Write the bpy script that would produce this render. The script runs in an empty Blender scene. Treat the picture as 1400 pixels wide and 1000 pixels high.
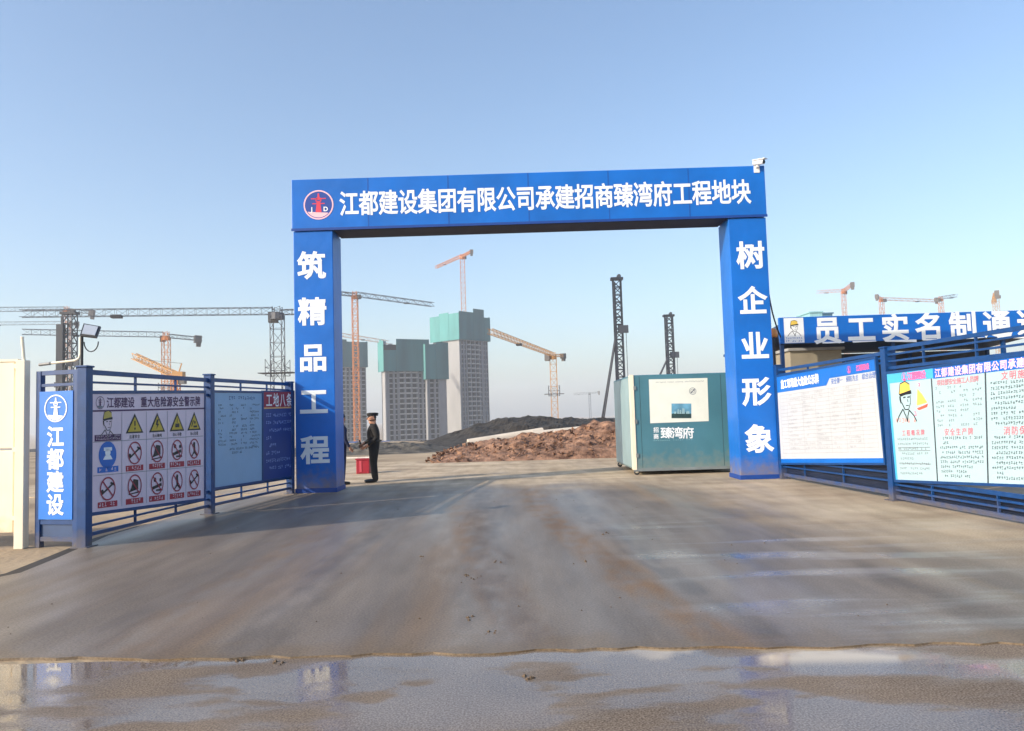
import bpy, bmesh, math, random
from mathutils import Vector, Matrix
random.seed(7)
SC = bpy.context.scene
COL = SC.collection
R = math.radians

# ------------------------------------------------------------------ camera, sky, sun
CAM_Z, FOC, PITCH, ROLL = 1.6, 1050.0, R(3.73), R(1.75)      # FOC in pixels of the 1400 px wide photograph
fwd = Vector((0, math.cos(PITCH), math.sin(PITCH)))
up0 = Vector((0, -math.sin(PITCH), math.cos(PITCH)))
rt0 = Vector((1, 0, 0))
rt = math.cos(ROLL) * rt0 - math.sin(ROLL) * up0
up = math.sin(ROLL) * rt0 + math.cos(ROLL) * up0
cam = bpy.data.cameras.new('camera')
cam.sensor_width = 36; cam.lens = 36 * FOC / 1400
cam.clip_start = 0.1; cam.clip_end = 9000
cam_o = bpy.data.objects.new('camera', cam); COL.objects.link(cam_o)
m = Matrix((rt, up, -fwd)).transposed().to_4x4(); m.translation = (0, 0, CAM_Z)
cam_o.matrix_world = m
SC.camera = cam_o

SUN_AZ, SUN_EL = R(241), R(25)                                # azimuth clockwise from +Y
world = bpy.data.worlds.new('World'); SC.world = world; world.use_nodes = True
wt = world.node_tree
sky = wt.nodes.new('ShaderNodeTexSky'); sky.sky_type = 'NISHITA'; sky.sun_disc = False
sky.sun_elevation = SUN_EL; sky.sun_rotation = SUN_AZ
sky.air_density = 1.1; sky.dust_density = 2.0; sky.ozone_density = 2.8
wt.links.new(sky.outputs[0], wt.nodes['Background'].inputs[0])
wt.nodes['Background'].inputs[1].default_value = 0.143
sun = bpy.data.lights.new('sun', 'SUN'); sun.energy = 2.9; sun.angle = R(0.6); sun.color = (1.0, 0.89, 0.72)
sun_o = bpy.data.objects.new('sun', sun); COL.objects.link(sun_o)
to_sun = Vector((math.sin(SUN_AZ) * math.cos(SUN_EL), math.cos(SUN_AZ) * math.cos(SUN_EL), math.sin(SUN_EL)))
sun_o.rotation_euler = to_sun.to_track_quat('Z', 'Y').to_euler(); sun_o.location = (-20, -10, 30)
vs = SC.view_settings
vs.view_transform = 'Standard'; vs.look = 'None'; vs.exposure = 0.8; vs.gamma = 1; vs.use_curve_mapping = False
cy = SC.cycles
cy.use_denoising = True
cy.max_bounces = 6; cy.volume_bounces = 2; cy.transparent_max_bounces = 8
cy.use_adaptive_sampling = True; cy.adaptive_threshold = 0.015

# ------------------------------------------------------------------ pixel -> place helpers (1400 x 1000 photo pixels)
def ray(px, py):
    return fwd + (px - 700) / FOC * rt + (500 - py) / FOC * up
def ground(px, py, z=0.0):
    d = ray(px, py); t = (z - CAM_Z) / d.z
    return Vector((d.x * t, d.y * t, z))
def at(px, py, Y):
    d = ray(px, py); t = Y / d.y
    return Vector((d.x * t, Y, CAM_Z + d.z * t))
def onplane(px, py, P, N):
    d = ray(px, py); o = Vector((0, 0, CAM_Z))
    return o + d * ((P - o).dot(N) / d.dot(N))

# ------------------------------------------------------------------ materials
def lin(c):
    return tuple((x / 12.92 if x <= .04045 else ((x + .055) / 1.055) ** 2.4) for x in (v / 255 for v in c)) + (1,)
MATS = {}
def mat(name, c, rough=.6, var=.12, scale=3.0, bump=0.0, bscale=30., metal=0.0, spec=.5, stretch=None, c2=None, rvar=0.0, dirt=None):
    """c: sRGB 0-255 base colour; noise varies it between c*(1-var) and c*(1+var) (or towards c2)."""
    if name in MATS: return MATS[name]
    M = bpy.data.materials.new(name); M.use_nodes = True
    nt = M.node_tree; N = nt.nodes; L = nt.links
    b = N['Principled BSDF']
    b.inputs['Roughness'].default_value = rough; b.inputs['Metallic'].default_value = metal
    b.inputs['Specular IOR Level'].default_value = spec
    base = lin(c)
    tc = N.new('ShaderNodeTexCoord'); src = tc.outputs['Object']
    if stretch:
        mp = N.new('ShaderNodeMapping'); mp.inputs['Scale'].default_value = stretch
        L.new(src, mp.inputs[0]); src = mp.outputs[0]
    nz = N.new('ShaderNodeTexNoise'); nz.inputs['Scale'].default_value = scale; nz.inputs['Detail'].default_value = 6
    L.new(src, nz.inputs[0])
    rp = N.new('ShaderNodeValToRGB')
    rp.color_ramp.elements[0].position = .3; rp.color_ramp.elements[1].position = .7
    lo = tuple(x * (1 - var) for x in base[:3]) + (1,)
    hi = lin(c2) if c2 else tuple(min(1, x * (1 + var)) for x in base[:3]) + (1,)
    rp.color_ramp.elements[0].color = lo; rp.color_ramp.elements[1].color = hi
    L.new(nz.outputs[0], rp.inputs[0]); L.new(rp.outputs[0], b.inputs['Base Color'])
    if dirt:      # dried mud splashed up from the ground: (height, colour)
        sx = N.new('ShaderNodeSeparateXYZ'); L.new(tc.outputs['Object'], sx.inputs[0])
        n3 = N.new('ShaderNodeTexNoise'); n3.inputs['Scale'].default_value = 6; n3.inputs['Detail'].default_value = 6; L.new(tc.outputs['Object'], n3.inputs[0])
        md = N.new('ShaderNodeMath'); md.operation = 'MULTIPLY_ADD'; md.inputs[1].default_value = dirt[0] * 1.6; md.inputs[2].default_value = -dirt[0] * .8; L.new(n3.outputs[0], md.inputs[0])
        ma = N.new('ShaderNodeMath'); ma.operation = 'ADD'; L.new(sx.outputs[2], ma.inputs[0]); L.new(md.outputs[0], ma.inputs[1])
        mr = N.new('ShaderNodeMapRange'); mr.inputs['From Min'].default_value = 0; mr.inputs['From Max'].default_value = dirt[0]; mr.inputs['To Min'].default_value = .75; mr.inputs['To Max'].default_value = 0; L.new(ma.outputs[0], mr.inputs[0])
        mx = N.new('ShaderNodeMix'); mx.data_type = 'RGBA'; mx.inputs[7].default_value = lin(dirt[1]); L.new(mr.outputs[0], mx.inputs[0]); L.new(rp.outputs[0], mx.inputs[6]); L.new(mx.outputs[2], b.inputs['Base Color'])
    if rvar:
        mr = N.new('ShaderNodeMapRange'); mr.inputs['From Min'].default_value = .3; mr.inputs['From Max'].default_value = .7
        mr.inputs['To Min'].default_value = max(.03, rough - rvar); mr.inputs['To Max'].default_value = min(1, rough + rvar)
        L.new(nz.outputs[0], mr.inputs[0]); L.new(mr.outputs[0], b.inputs['Roughness'])
    if bump:
        n2 = N.new('ShaderNodeTexNoise'); n2.inputs['Scale'].default_value = bscale; n2.inputs['Detail'].default_value = 5
        L.new(src, n2.inputs[0])
        bp = N.new('ShaderNodeBump'); bp.inputs['Strength'].default_value = bump; bp.inputs['Distance'].default_value = .05
        L.new(n2.outputs[0], bp.inputs['Height']); L.new(bp.outputs[0], b.inputs['Normal'])
    MATS[name] = M
    return M

# ------------------------------------------------------------------ mesh builder
ROOT = {}
class MB:
    def __init__(s): s.v = []; s.f = []; s.m = []; s.mats = []
    def mi(s, mt):
        if mt not in s.mats: s.mats.append(mt)
        return s.mats.index(mt)
    def face(s, pts, mt):
        n = len(s.v); s.v += [tuple(p) for p in pts]; s.f.append(tuple(range(n, n + len(pts)))); s.m.append(s.mi(mt))
    def mesh(s, vs, fs, mt):
        n = len(s.v); s.v += [tuple(p) for p in vs]; k = s.mi(mt)
        for f in fs: s.f.append(tuple(i + n for i in f)); s.m.append(k)
    def hexa(s, c, mt):      # c: 8 corners, bottom 0-3 ccw, top 4-7
        s.mesh(c, [(3, 2, 1, 0), (4, 5, 6, 7), (0, 1, 5, 4), (1, 2, 6, 5), (2, 3, 7, 6), (3, 0, 4, 7)], mt)
    def box(s, x0, x1, y0, y1, z0, z1, mt):
        s.hexa([(x0, y0, z0), (x1, y0, z0), (x1, y1, z0), (x0, y1, z0), (x0, y0, z1), (x1, y0, z1), (x1, y1, z1), (x0, y1, z1)], mt)
    def fbox(s, o, A, B, a0, a1, b0, b1, z0, z1, mt):   # box in a horizontal frame with axes A, B
        def q(a, b, z): p = o + A * a + B * b; return (p.x, p.y, z)
        s.hexa([q(a0, b0, z0), q(a1, b0, z0), q(a1, b1, z0), q(a0, b1, z0), q(a0, b0, z1), q(a1, b0, z1), q(a1, b1, z1), q(a0, b1, z1)], mt)
    def bar(s, p, q, w, h, mt, upv=Vector((0, 0, 1))):
        p = Vector(p); q = Vector(q); d = (q - p)
        if d.length < 1e-6: return
        d.normalize()
        if abs(d.dot(upv)) > .98: upv = Vector((0, 1, 0))
        a = d.cross(upv).normalized() * (w / 2); b = a.cross(d).normalized() * (h / 2)
        s.hexa([p - a - b, p + a - b, p + a + b, p - a + b, q - a - b, q + a - b, q + a + b, q - a + b], mt)
    def tube(s, p, q, r, mt, n=8, r2=None):
        p = Vector(p); q = Vector(q); d = (q - p).normalized(); r2 = r if r2 is None else r2
        u = Vector((0, 0, 1)) if abs(d.z) < .9 else Vector((1, 0, 0))
        a = d.cross(u).normalized(); b = a.cross(d).normalized()
        ring = lambda c, rr: [c + a * (rr * math.cos(2 * math.pi * i / n)) + b * (rr * math.sin(2 * math.pi * i / n)) for i in range(n)]
        s.mesh(ring(p, r) + ring(q, r2), [(i, (i + 1) % n, n + (i + 1) % n, n + i) for i in range(n)] + [tuple(range(n))[::-1], tuple(range(n, 2 * n))], mt)
    def path(s, pts, r, mt, n=7):
        for a, b in zip(pts, pts[1:]): s.tube(a, b, r, mt, n)
    def lathe(s, c, prof, mt, n=16, axis='z', off=None):
        vs = []; fs = []
        for (r, h) in prof:
            for i in range(n):
                t = 2 * math.pi * i / n
                x, y = r * math.cos(t), r * math.sin(t)
                vs.append((c[0] + x, c[1] + y, c[2] + h) if axis == 'z' else ((c[0] + x, c[1] + h, c[2] + y) if axis == 'y' else (c[0] + h, c[1] + x, c[2] + y)))
        for k in range(len(prof) - 1):
            for i in range(n):
                j = (i + 1) % n
                fs.append((k * n + i, k * n + j, (k + 1) * n + j, (k + 1) * n + i))
        fs.append(tuple(range(n))[::-1]); fs.append(tuple(range((len(prof) - 1) * n, len(prof) * n)))
        s.mesh(vs, fs, mt)
    def build(s, name, parent=None, smooth=False, bevel=0.0):
        o0 = Vector(ROOT.get(parent.name, (0, 0, 0))) if parent else Vector((0, 0, 0))
        me = bpy.data.meshes.new(name)
        me.from_pydata([tuple(Vector(v) - o0) for v in s.v], [], s.f)
        for mt in s.mats: me.materials.append(mt)
        me.polygons.foreach_set('material_index', s.m)
        if smooth: me.polygons.foreach_set('use_smooth', [True] * len(s.f))
        me.update()
        o = bpy.data.objects.new(name, me); COL.objects.link(o)
        if parent: o.parent = parent; ROOT[o.name] = tuple(o0)
        if bevel:
            md = o.modifiers.new('bevel', 'BEVEL'); md.width = bevel; md.segments = 2; md.limit_method = 'ANGLE'
        return o

def tag(o, label=None, cat=None, group=None, kind=None):
    if label: o['label'] = label
    if cat: o['category'] = cat
    if group: o['group'] = group
    if kind: o['kind'] = kind
    return o
def thing(name, loc, label, cat, group=None):
    o = bpy.data.objects.new(name, None); COL.objects.link(o); o.empty_display_size = .2
    o.location = loc; ROOT[o.name] = tuple(loc)
    return tag(o, label, cat, group)

# ------------------------------------------------------------------ glyphs (the fonts that come with Blender)
GLY = {}
def glyph_set(chars, bold, ext):
    obs = []
    for c in chars:
        if (c, bold, ext) in GLY or c == ' ': continue
        cu = bpy.data.curves.new('glyph', 'FONT'); cu.body = c; cu.size = 1; cu.bevel_depth = bold; cu.bevel_resolution = 0; cu.extrude = 0; cu.resolution_u = 3
        o = bpy.data.objects.new('glyph', cu); COL.objects.link(o); obs.append((c, o))
    dg = bpy.context.evaluated_depsgraph_get(); dg.update()
    for c, o in obs:
        me = bpy.data.meshes.new_from_object(o.evaluated_get(dg))
        GLY[(c, bold, ext)] = ([(v.co.x, v.co.y, v.co.z * .1) for v in me.vertices], [tuple(p.vertices) for p in me.polygons])
        bpy.data.meshes.remove(me)
    for c, o in obs:
        cu = o.data; bpy.data.objects.remove(o); bpy.data.curves.remove(cu)

class Board:
    """A flat face given by its lower left, lower right, upper right and upper left corner; draws printed shapes in u,v (0..1)."""
    def __init__(s, bl, br, tr, tl, n):
        s.c = [Vector(x) for x in (bl, br, tr, tl)]; s.n = Vector(n).normalized()
        s.W = (s.c[1] - s.c[0]).length; s.H = ((s.c[3] - s.c[0]).length + (s.c[2] - s.c[1]).length) / 2
    def p(s, u, v, e=0.0):
        a, b, c, d = s.c
        return (a * (1 - u) + b * u) * (1 - v) + (d * (1 - u) + c * u) * v + s.n * e
    def slab(s, mb, mt, t, u0=0, v0=0, u1=1, v1=1, e=0.0):
        q = [(u0, v0), (u1, v0), (u1, v1), (u0, v1)]
        mb.hexa([s.p(*x, e - t) for x in q] + [s.p(*x, e) for x in q], mt)
    def rect(s, mb, mt, u0, v0, u1, v1, e=.003):
        mb.face([s.p(u0, v0, e), s.p(u1, v0, e), s.p(u1, v1, e), s.p(u0, v1, e)], mt)
    def poly(s, mb, mt, pts, e=.003):
        mb.face([s.p(u, v, e) for u, v in pts], mt)
    def line(s, mb, mt, u0, v0, u1, v1, w, e=.003):    # w in metres
        dx, dy = (u1 - u0) * s.W, (v1 - v0) * s.H; l = math.hypot(dx, dy) or 1
        nx, ny = -dy / l * w / 2 / s.W, dx / l * w / 2 / s.H
        s.poly(mb, mt, [(u0 + nx, v0 + ny), (u0 - nx, v0 - ny), (u1 - nx, v1 - ny), (u1 + nx, v1 + ny)], e)
    def disc(s, mb, mt, u, v, r, e=.003, n=28, ry=None):
        ry = ry or r
        s.poly(mb, mt, [(u + r / s.W * math.cos(2 * math.pi * i / n), v + ry / s.H * math.sin(2 * math.pi * i / n)) for i in range(n)], e)
    def ring(s, mb, mt, u, v, r, w, e=.004, n=32):
        def q(rr, i): t = 2 * math.pi * i / n; return s.p(u + rr / s.W * math.cos(t), v + rr / s.H * math.sin(t), e)
        for i in range(n): mb.face([q(r - w, i), q(r, i), q(r, i + 1), q(r - w, i + 1)], mt)
    def text(s, mb, mt, txt, u, v, size, pitch=None, wide=1.0, bold=.02, ext=0.0, e=.003, vertical=False, centre=True, slant=0.0):
        """size: em height in metres; pitch: metres between characters."""
        pitch = pitch or size * wide
        glyph_set(set(txt), bold, ext)
        n = len(txt); x0 = -(n - 1) / 2 * pitch if centre else size * wide / 2
        for i, c in enumerate(txt):
            if c == ' ': continue
            vs, fs = GLY[(c, bold, ext)]
            cx, cy_ = (0, -(x0 + i * pitch)) if vertical else (x0 + i * pitch, 0)
            out = []
            ox = .5
            if c.isascii():
                xs = [q[0] for q in vs]; ox = (min(xs) + max(xs)) / 2
            for (x, y, z) in vs:
                X = cx + (x - ox + slant * (y - .38)) * size * wide; Y = cy_ + (y - .38) * size
                out.append(s.p(u + X / s.W, v + Y / s.H, e + z * size + bold * size * .1))
            mb.mesh(out, fs, mt)
    def scribble(s, mb, mt, u0, v0, u1, v1, h, gap, fill=.75, rnd=None, e=.003, ch=None):
        """rows of small illegible print: one short mark per character"""
        rnd = rnd or random
        dv = h / s.H; gv = gap / s.H; v = v1
        cw = (ch or h) / s.W
        while v - dv > v0:
            end = u0 + (u1 - u0) * (1 if rnd.random() < fill else rnd.uniform(.15, .8)); u = u0 + (cw * 2 if rnd.random() < .3 else 0)
            while u + cw < end:
                if rnd.random() < .9:
                    a = rnd.uniform(.0, .35) * dv
                    for q_ in rnd.sample((.06, .34, .62, .86), 2):
                        s.rect(mb, mt, u + cw * rnd.uniform(.04, .2), v - dv * (q_ + .13), u + cw * rnd.uniform(.7, .95), v - dv * q_, e)
                    w_ = rnd.uniform(.15, .7); s.rect(mb, mt, u + cw * w_, v - dv + a, u + cw * (w_ + .16), v - dv * rnd.uniform(0, .2), e + .0008)
                u += cw * 1.12
            v -= dv + gv

def emblem(B, mb, u, v, r, ring_mt, tower_mt, base_mt, disc_mt=None, letters=None, e=.003):
    """round company emblem: ring, tower with two cross arms, ground segment"""
    if disc_mt: B.disc(mb, disc_mt, u, v, r, e)
    B.ring(mb, ring_mt, u, v, r, r * .09, e + .002)
    W, H = B.W, B.H
    q = lambda x, y: (u + x * r / W, v + y * r / H)
    B.poly(mb, base_mt, [q(.86 * math.cos(t), .86 * math.sin(t)) for t in [R(a) for a in range(212, 329, 9)]], e + .001)
    B.poly(mb, tower_mt, [q(-.20, -.5), q(.20, -.5), q(.11, .25), q(-.11, .25)], e + .002)
    B.poly(mb, tower_mt, [q(-.09, .32), q(.09, .32), q(.05, .78), q(-.05, .78)], e + .002)
    for y, w in ((.42, .50), (.08, .42)):
        B.line(mb, tower_mt, *q(-w, y), *q(w, y), r * .07, e + .003)
    B.ring(mb, tower_mt, *q(0, .33), r * .2, r * .07, e + .003, 16)
    if letters:
        B.text(mb, letters, 'J', *q(-.48, -.28), r * .42, bold=.03, e=e + .003)
        B.text(mb, letters, 'D', *q(.48, -.28), r * .42, bold=.03, e=e + .003)

def portrait(B, mb, u, v, h, ink, cap, skin=None, e=.003):
    """plain stencil of a worker in a cap, head and collar; h is its height in metres"""
    q = lambda x, y: (u + x * h / B.W, v + y * h / B.H)
    if skin: B.poly(mb, skin, [q(-.2, .2), q(.2, .22), q(.2, -.06), q(.1, -.2), q(-.04, -.2), q(-.16, -.04)], e)
    B.poly(mb, ink, [q(-.27, .2), q(.25, .27), q(.26, .18), q(.02, .17), q(-.2, .13)], e + .001)      # cap brim
    B.poly(mb, cap, [q(-.25, .2), q(.22, .27), q(.2, .42), q(.03, .5), q(-.18, .45)], e + .001)        # cap crown
    B.line(mb, ink, *q(-.25, .2), *q(-.18, .45), h * .025, e + .002); B.line(mb, ink, *q(-.18, .45), *q(.03, .5), h * .025, e + .002)
    B.line(mb, ink, *q(.03, .5), *q(.2, .42), h * .025, e + .002)
    B.poly(mb, ink, [q(-.26, .15), q(-.2, .13), q(-.18, -.02), q(-.21, -.05), q(-.25, .04)], e + .001) # hair and ear
    B.line(mb, ink, *q(-.17, -.02), *q(-.05, -.2), h * .03, e + .001); B.line(mb, ink, *q(-.05, -.2), *q(.1, -.2), h * .025, e + .001)
    B.line(mb, ink, *q(.1, -.2), *q(.19, -.05), h * .02, e + .001); B.line(mb, ink, *q(.19, -.05), *q(.21, .15), h * .015, e + .001)
    for x in (-.04, .13): B.line(mb, ink, *q(x - .05, .1), *q(x + .05, .11), h * .03, e + .001)
    B.line(mb, ink, *q(.07, .06), *q(.1, -.02), h * .018, e + .001); B.line(mb, ink, *q(0, -.1), *q(.12, -.1), h * .02, e + .001)
    for (a_, b_) in (((-.14, -.18), (-.34, -.36)), ((-.34, -.36), (-.44, -.5)), ((-.14, -.18), (-.06, -.33)), ((.12, -.22), (.3, -.36)), ((.3, -.36), (.4, -.5)), ((.12, -.22), (.06, -.34))):
        B.line(mb, ink, *q(*a_), *q(*b_), h * .03, e + .001)
    B.line(mb, ink, *q(-.05, -.32), *q(.02, -.5), h * .03, e + .001); B.line(mb, ink, *q(.05, -.34), *q(.02, -.5), h * .03, e + .001)

# common paints
WHITE = mat('white_print', (236, 238, 240), .5, .04)
BLACKP = mat('black_print', (24, 24, 30), .5, .1)
PURPLE = mat('purple_print', (70, 30, 80), .5, .1)
YELLOW = mat('yellow_print', (196, 170, 48), .5, .05)
REDP = mat('red_print', (160, 28, 50), .5, .08)
PINKP = mat('pink_print', (235, 95, 150), .5, .08)
BLUEP = mat('blue_print', (25, 100, 190), .5, .06)
GREYP = mat('grey_print', (118, 122, 130), .5, .08)
DGREYP = mat('dark_grey_print', (58, 62, 72), .5, .08)
VINYL = mat('gate_vinyl', (4, 101, 192), .42, .12, 1.2, .32, 2.0, spec=.45)
POSTV = mat('post_vinyl', (4, 101, 192), .42, .12, 1.2, .32, 2.0, spec=.45, dirt=(.55, (128, 112, 96)))
NAVY = mat('blue_fence_paint', (8, 60, 116), .4, .18, 6, .05, 60, dirt=(.22, (104, 94, 82)))
FRAMEP = mat('board_frame_paint', (8, 60, 116), .4, .15, 6)
STEEL_DARK = mat('dark_steel', (40, 42, 48), .5, .2, 8)
CONC = mat('pale_concrete', (196, 190, 178), .85, .12, 2.5, .2, 25)

# ------------------------------------------------------------------ terrain and roads
def smooth(a, b, x):
    t = min(1, max(0, (x - a) / (b - a))); return t * t * (3 - 2 * t)
def terrain(x, y):
    z = -.02
    k = smooth(-10, 25, x)
    z -= 14 * smooth(42 + 25 * k, 300 + 60 * k, y) * (1 - .15 * k)
    if y > 30: z += (math.sin(x * .21 + y * .13) + math.sin(x * .07 - y * .19)) * .12 * min(1, (y - 30) / 40)
    return z
DIRT = mat('site_dirt', (150, 128, 102), .95, .3, .35, .5, 9, c2=(186, 164, 134))
def grid_sheet(name, xs, ys, zf, mt):
    mb = MB(); n = len(xs)
    vs = [(x, y, zf(x, y)) for y in ys for x in xs]
    fs = [(j * n + i, j * n + i + 1, (j + 1) * n + i + 1, (j + 1) * n + i) for j in range(len(ys) - 1) for i in range(n - 1)]
    mb.mesh(vs, fs, mt)
    return mb.build(name, smooth=True)
xs = [-3200, -1800, -1000, -600, -380, -260, -180] + [-120 + 6 * i for i in range(41)] + [180, 260, 380, 600, 1000, 1800, 3200]
ys = [-60, -30, -15, -5, 0, 5, 10, 15, 20, 25, 30, 34, 38, 42, 46, 50, 55, 60, 66, 72, 80, 90, 100, 112, 125, 140, 160, 180, 205, 230, 260, 300, 350, 420, 520, 700, 1000, 1500, 2200, 3200]
tag(grid_sheet('ground', xs, ys, terrain, DIRT), kind='structure')

def tyre_tracks(nt, N, L, sxy, noise, mix, col):
    """muddy wheel tracks that curve from the gate to the road: x = a*y*y + b*y + c"""
    def mth(op, a, bb, cc=None):
        q = N.new('ShaderNodeMath'); q.operation = op
        for i, z in enumerate((a, bb, cc)):
            if z is None: continue
            if isinstance(z, (int, float)): q.inputs[i].default_value = z
            else: L.new(z, q.inputs[i])
        return q.outputs[0]
    X, Y = sxy.outputs[0], sxy.outputs[1]
    wob = mth('MULTIPLY', mth('SUBTRACT', noise(.8, (1, .6, 1), 6), .5), .5)
    grain = noise(3.5, (1.2, .5, 1), 6)
    for (a, b_, c, w, colr, amt) in TRACKS:
        f = mth('ADD', mth('MULTIPLY', mth('ADD', mth('MULTIPLY', Y, a), b_), Y), c)
        d = mth('ABSOLUTE', mth('ADD', mth('SUBTRACT', X, f), wob), 0)
        r = N.new('ShaderNodeMapRange'); r.interpolation_type = 'SMOOTHSTEP'
        for k, v in zip(('From Min', 'From Max', 'To Min', 'To Max'), (w, w * .35, 0, amt)): r.inputs[k].default_value = v
        L.new(d, r.inputs[0])
        g2 = N.new('ShaderNodeMapRange'); g2.inputs['From Min'].default_value = .35; g2.inputs['From Max'].default_value = .62; L.new(grain, g2.inputs[0])
        cn = N.new('ShaderNodeRGB'); cn.outputs[0].default_value = lin(colr)
        col = mix(col, cn.outputs[0], mth('MULTIPLY', r.outputs[0], g2.outputs[0]))
    return col
TRACKS = [(.0021, -.1653, .50, .20, (164, 154, 142), .4), (.0021, -.1653, .90, .36, (142, 110, 74), .85), (.0042, -.1598, .78, .30, (98, 88, 80), .55),
          (.0094, -.3009, 2.80, .36, (142, 110, 74), .95), (.0061, -.2017, 2.70, .22, (96, 86, 78), .55), (.0, -.05, -1.6, .38, (104, 94, 84), .5),
          (.008, -.12, -2.5, .30, (140, 114, 84), .6), (.0, -.02, 3.5, .32, (104, 94, 86), .5), (.006, -.22, 5.2, .26, (158, 138, 112), .5)]
def wet_concrete():
    M = bpy.data.materials.new('damp_concrete'); M.use_nodes = True; nt = M.node_tree; N = nt.nodes; L = nt.links
    b = N['Principled BSDF']; tc = N.new('ShaderNodeTexCoord')
    def noise(sc, st, det=5, rot=0.0):
        mp = N.new('ShaderNodeMapping'); mp.inputs['Scale'].default_value = st; mp.inputs['Rotation'].default_value = (0, 0, rot); L.new(tc.outputs['Object'], mp.inputs[0])
        n = N.new('ShaderNodeTexNoise'); n.inputs['Scale'].default_value = sc; n.inputs['Detail'].default_value = det; L.new(mp.outputs[0], n.inputs[0]); return n.outputs[0]
    def ramp(src, stops):
        r = N.new('ShaderNodeValToRGB'); e = r.color_ramp.elements
        for i, (p, c) in enumerate(stops):
            q = e[i] if i < 2 else e.new(p)
            q.position = p; q.color = c if len(c) == 4 else lin(c)
        L.new(src, r.inputs[0]); return r.outputs[0]
    def mix(a, bb, f, mode='MIX'):
        x = N.new('ShaderNodeMix'); x.data_type = 'RGBA'; x.blend_type = mode
        L.new(a, x.inputs[6]); L.new(bb, x.inputs[7])
        if isinstance(f, float): x.inputs[0].default_value = f
        else: L.new(f, x.inputs[0])
        return x.outputs[2]
    b.inputs['Specular IOR Level'].default_value = .3
    patches = ramp(noise(.35, (1, .45, 1)), [(.32, (130, 118, 107)), (.68, (152, 139, 125))])
    tracks = ramp(noise(1.0, (1.1, .22, 1), 6), [(.35, (120, 109, 99)), (.65, (158, 143, 126))])
    col = mix(patches, tracks, .5)
    mud = ramp(noise(.6, (1.6, .12, 1), 3, .12), [(.56, (0, 0, 0, 1)), (.68, (1, 1, 1, 1))])
    mudc = N.new('ShaderNodeRGB'); mudc.outputs[0].default_value = lin((148, 120, 88))
    mm = N.new('ShaderNodeMath'); mm.operation = 'MULTIPLY'; mm.inputs[1].default_value = .6; L.new(mud, mm.inputs[0])
    col = mix(col, mudc.outputs[0], mm.outputs[0])
    sxy = N.new('ShaderNodeSeparateXYZ'); L.new(tc.outputs['Object'], sxy.inputs[0])
    col = tyre_tracks(nt, N, L, sxy, noise, mix, col)
    # dry, paler slab beyond the gate and along the right-hand fence
    sx = N.new('ShaderNodeSeparateXYZ'); L.new(tc.outputs['Object'], sx.inputs[0])
    def mrange(src, a, b_, c=0., d=1.):
        r = N.new('ShaderNodeMapRange'); r.interpolation_type = 'SMOOTHSTEP'
        for k, v in zip(('From Min', 'From Max', 'To Min', 'To Max'), (a, b_, c, d)): r.inputs[k].default_value = v
        L.new(src, r.inputs[0]); return r.outputs[0]
    def mth(op, a, bb):
        q = N.new('ShaderNodeMath'); q.operation = op
        for i, z in enumerate((a, bb)):
            if isinstance(z, float): q.inputs[i].default_value = z
            else: L.new(z, q.inputs[i])
        return q.outputs[0]
    wob = mth('MULTIPLY', mth('SUBTRACT', noise(.5, (1, 1, 1)), .5), 5.0)
    dry = mrange(mth('ADD', sx.outputs[1], wob), 15.5, 19.5)
    xr = mth('ADD', mth('ADD', sx.outputs[0], wob), mth('MULTIPLY', sx.outputs[1], .25))
    dry = mth('MAXIMUM', dry, mth('MULTIPLY', mrange(xr, 5.2, 8.2), .7))
    dryc = ramp(noise(.8, (.6, 1.5, 1)), [(.3, (190, 166, 136)), (.7, (236, 214, 182))])
    col = mix(col, dryc, dry)
    # mud line where the slab meets the road
    edge = mrange(mth('ADD', sx.outputs[1], mth('MULTIPLY', mth('SUBTRACT', noise(2.2, (1, 1, 1)), .5), 1.1)), 5.8, 5.35)
    ec = N.new('ShaderNodeRGB'); ec.outputs[0].default_value = lin((136, 114, 86))
    col = mix(col, ec.outputs[0], mth('MULTIPLY', edge, .6))
    mott = ramp(noise(3.0, (1, .22, 1), 9), [(.34, (186, 182, 178)), (.66, (255, 255, 255))])
    col = mix(col, mott, .5, 'MULTIPLY')
    fine = ramp(noise(55, (1, 1, 1), 4), [(.32, (170, 168, 166)), (.68, (255, 255, 255))])
    col = mix(col, fine, .75, 'MULTIPLY')
    L.new(col, b.inputs['Base Color'])
    rg = mrange(noise(.7, (1.4, .14, 1), 5), .36, .64, .34, .56)
    film = mrange(noise(.9, (.4, 2.0, 1), 8, -.3), .46, .66)
    film = mth('MULTIPLY', film, mth('MULTIPLY', mrange(sx.outputs[0], .6, 2.2), mrange(sx.outputs[1], 13., 9.5)))
    rgh = mth('SUBTRACT', mth('ADD', rg, mth('MULTIPLY', dry, .35)), mth('MULTIPLY', film, .24))
    mx_ = N.new('ShaderNodeMath'); mx_.operation = 'MAXIMUM'; mx_.inputs[1].default_value = .10; L.new(rgh, mx_.inputs[0])
    L.new(mx_.outputs[0], b.inputs['Roughness'])
    sp_ = mrange(film, 0., 1., .3, .6); L.new(sp_, b.inputs['Specular IOR Level'])
    bp = N.new('ShaderNodeBump'); bp.inputs['Strength'].default_value = .35; bp.inputs['Distance'].default_value = .015
    L.new(mth('ADD', noise(5, (1, .35, 1), 6), mth('MULTIPLY', noise(70, (1, 1, 1), 3), .18)), bp.inputs['Height']); L.new(bp.outputs[0], b.inputs['Normal'])
    return M
APRON = wet_concrete()
fenceA, fenceB, fenceC = Vector((-5.88, 10.55, 0)), Vector((-5.52, 13.96, 0)), Vector((-5.06, 17.40, 0))
fenceD, fenceE = Vector((6.02, 17.40, 0)), Vector((6.30, 12.9, 0))
fenceG = Vector((6.62, 8.4, 0))
mb = MB()
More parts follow.
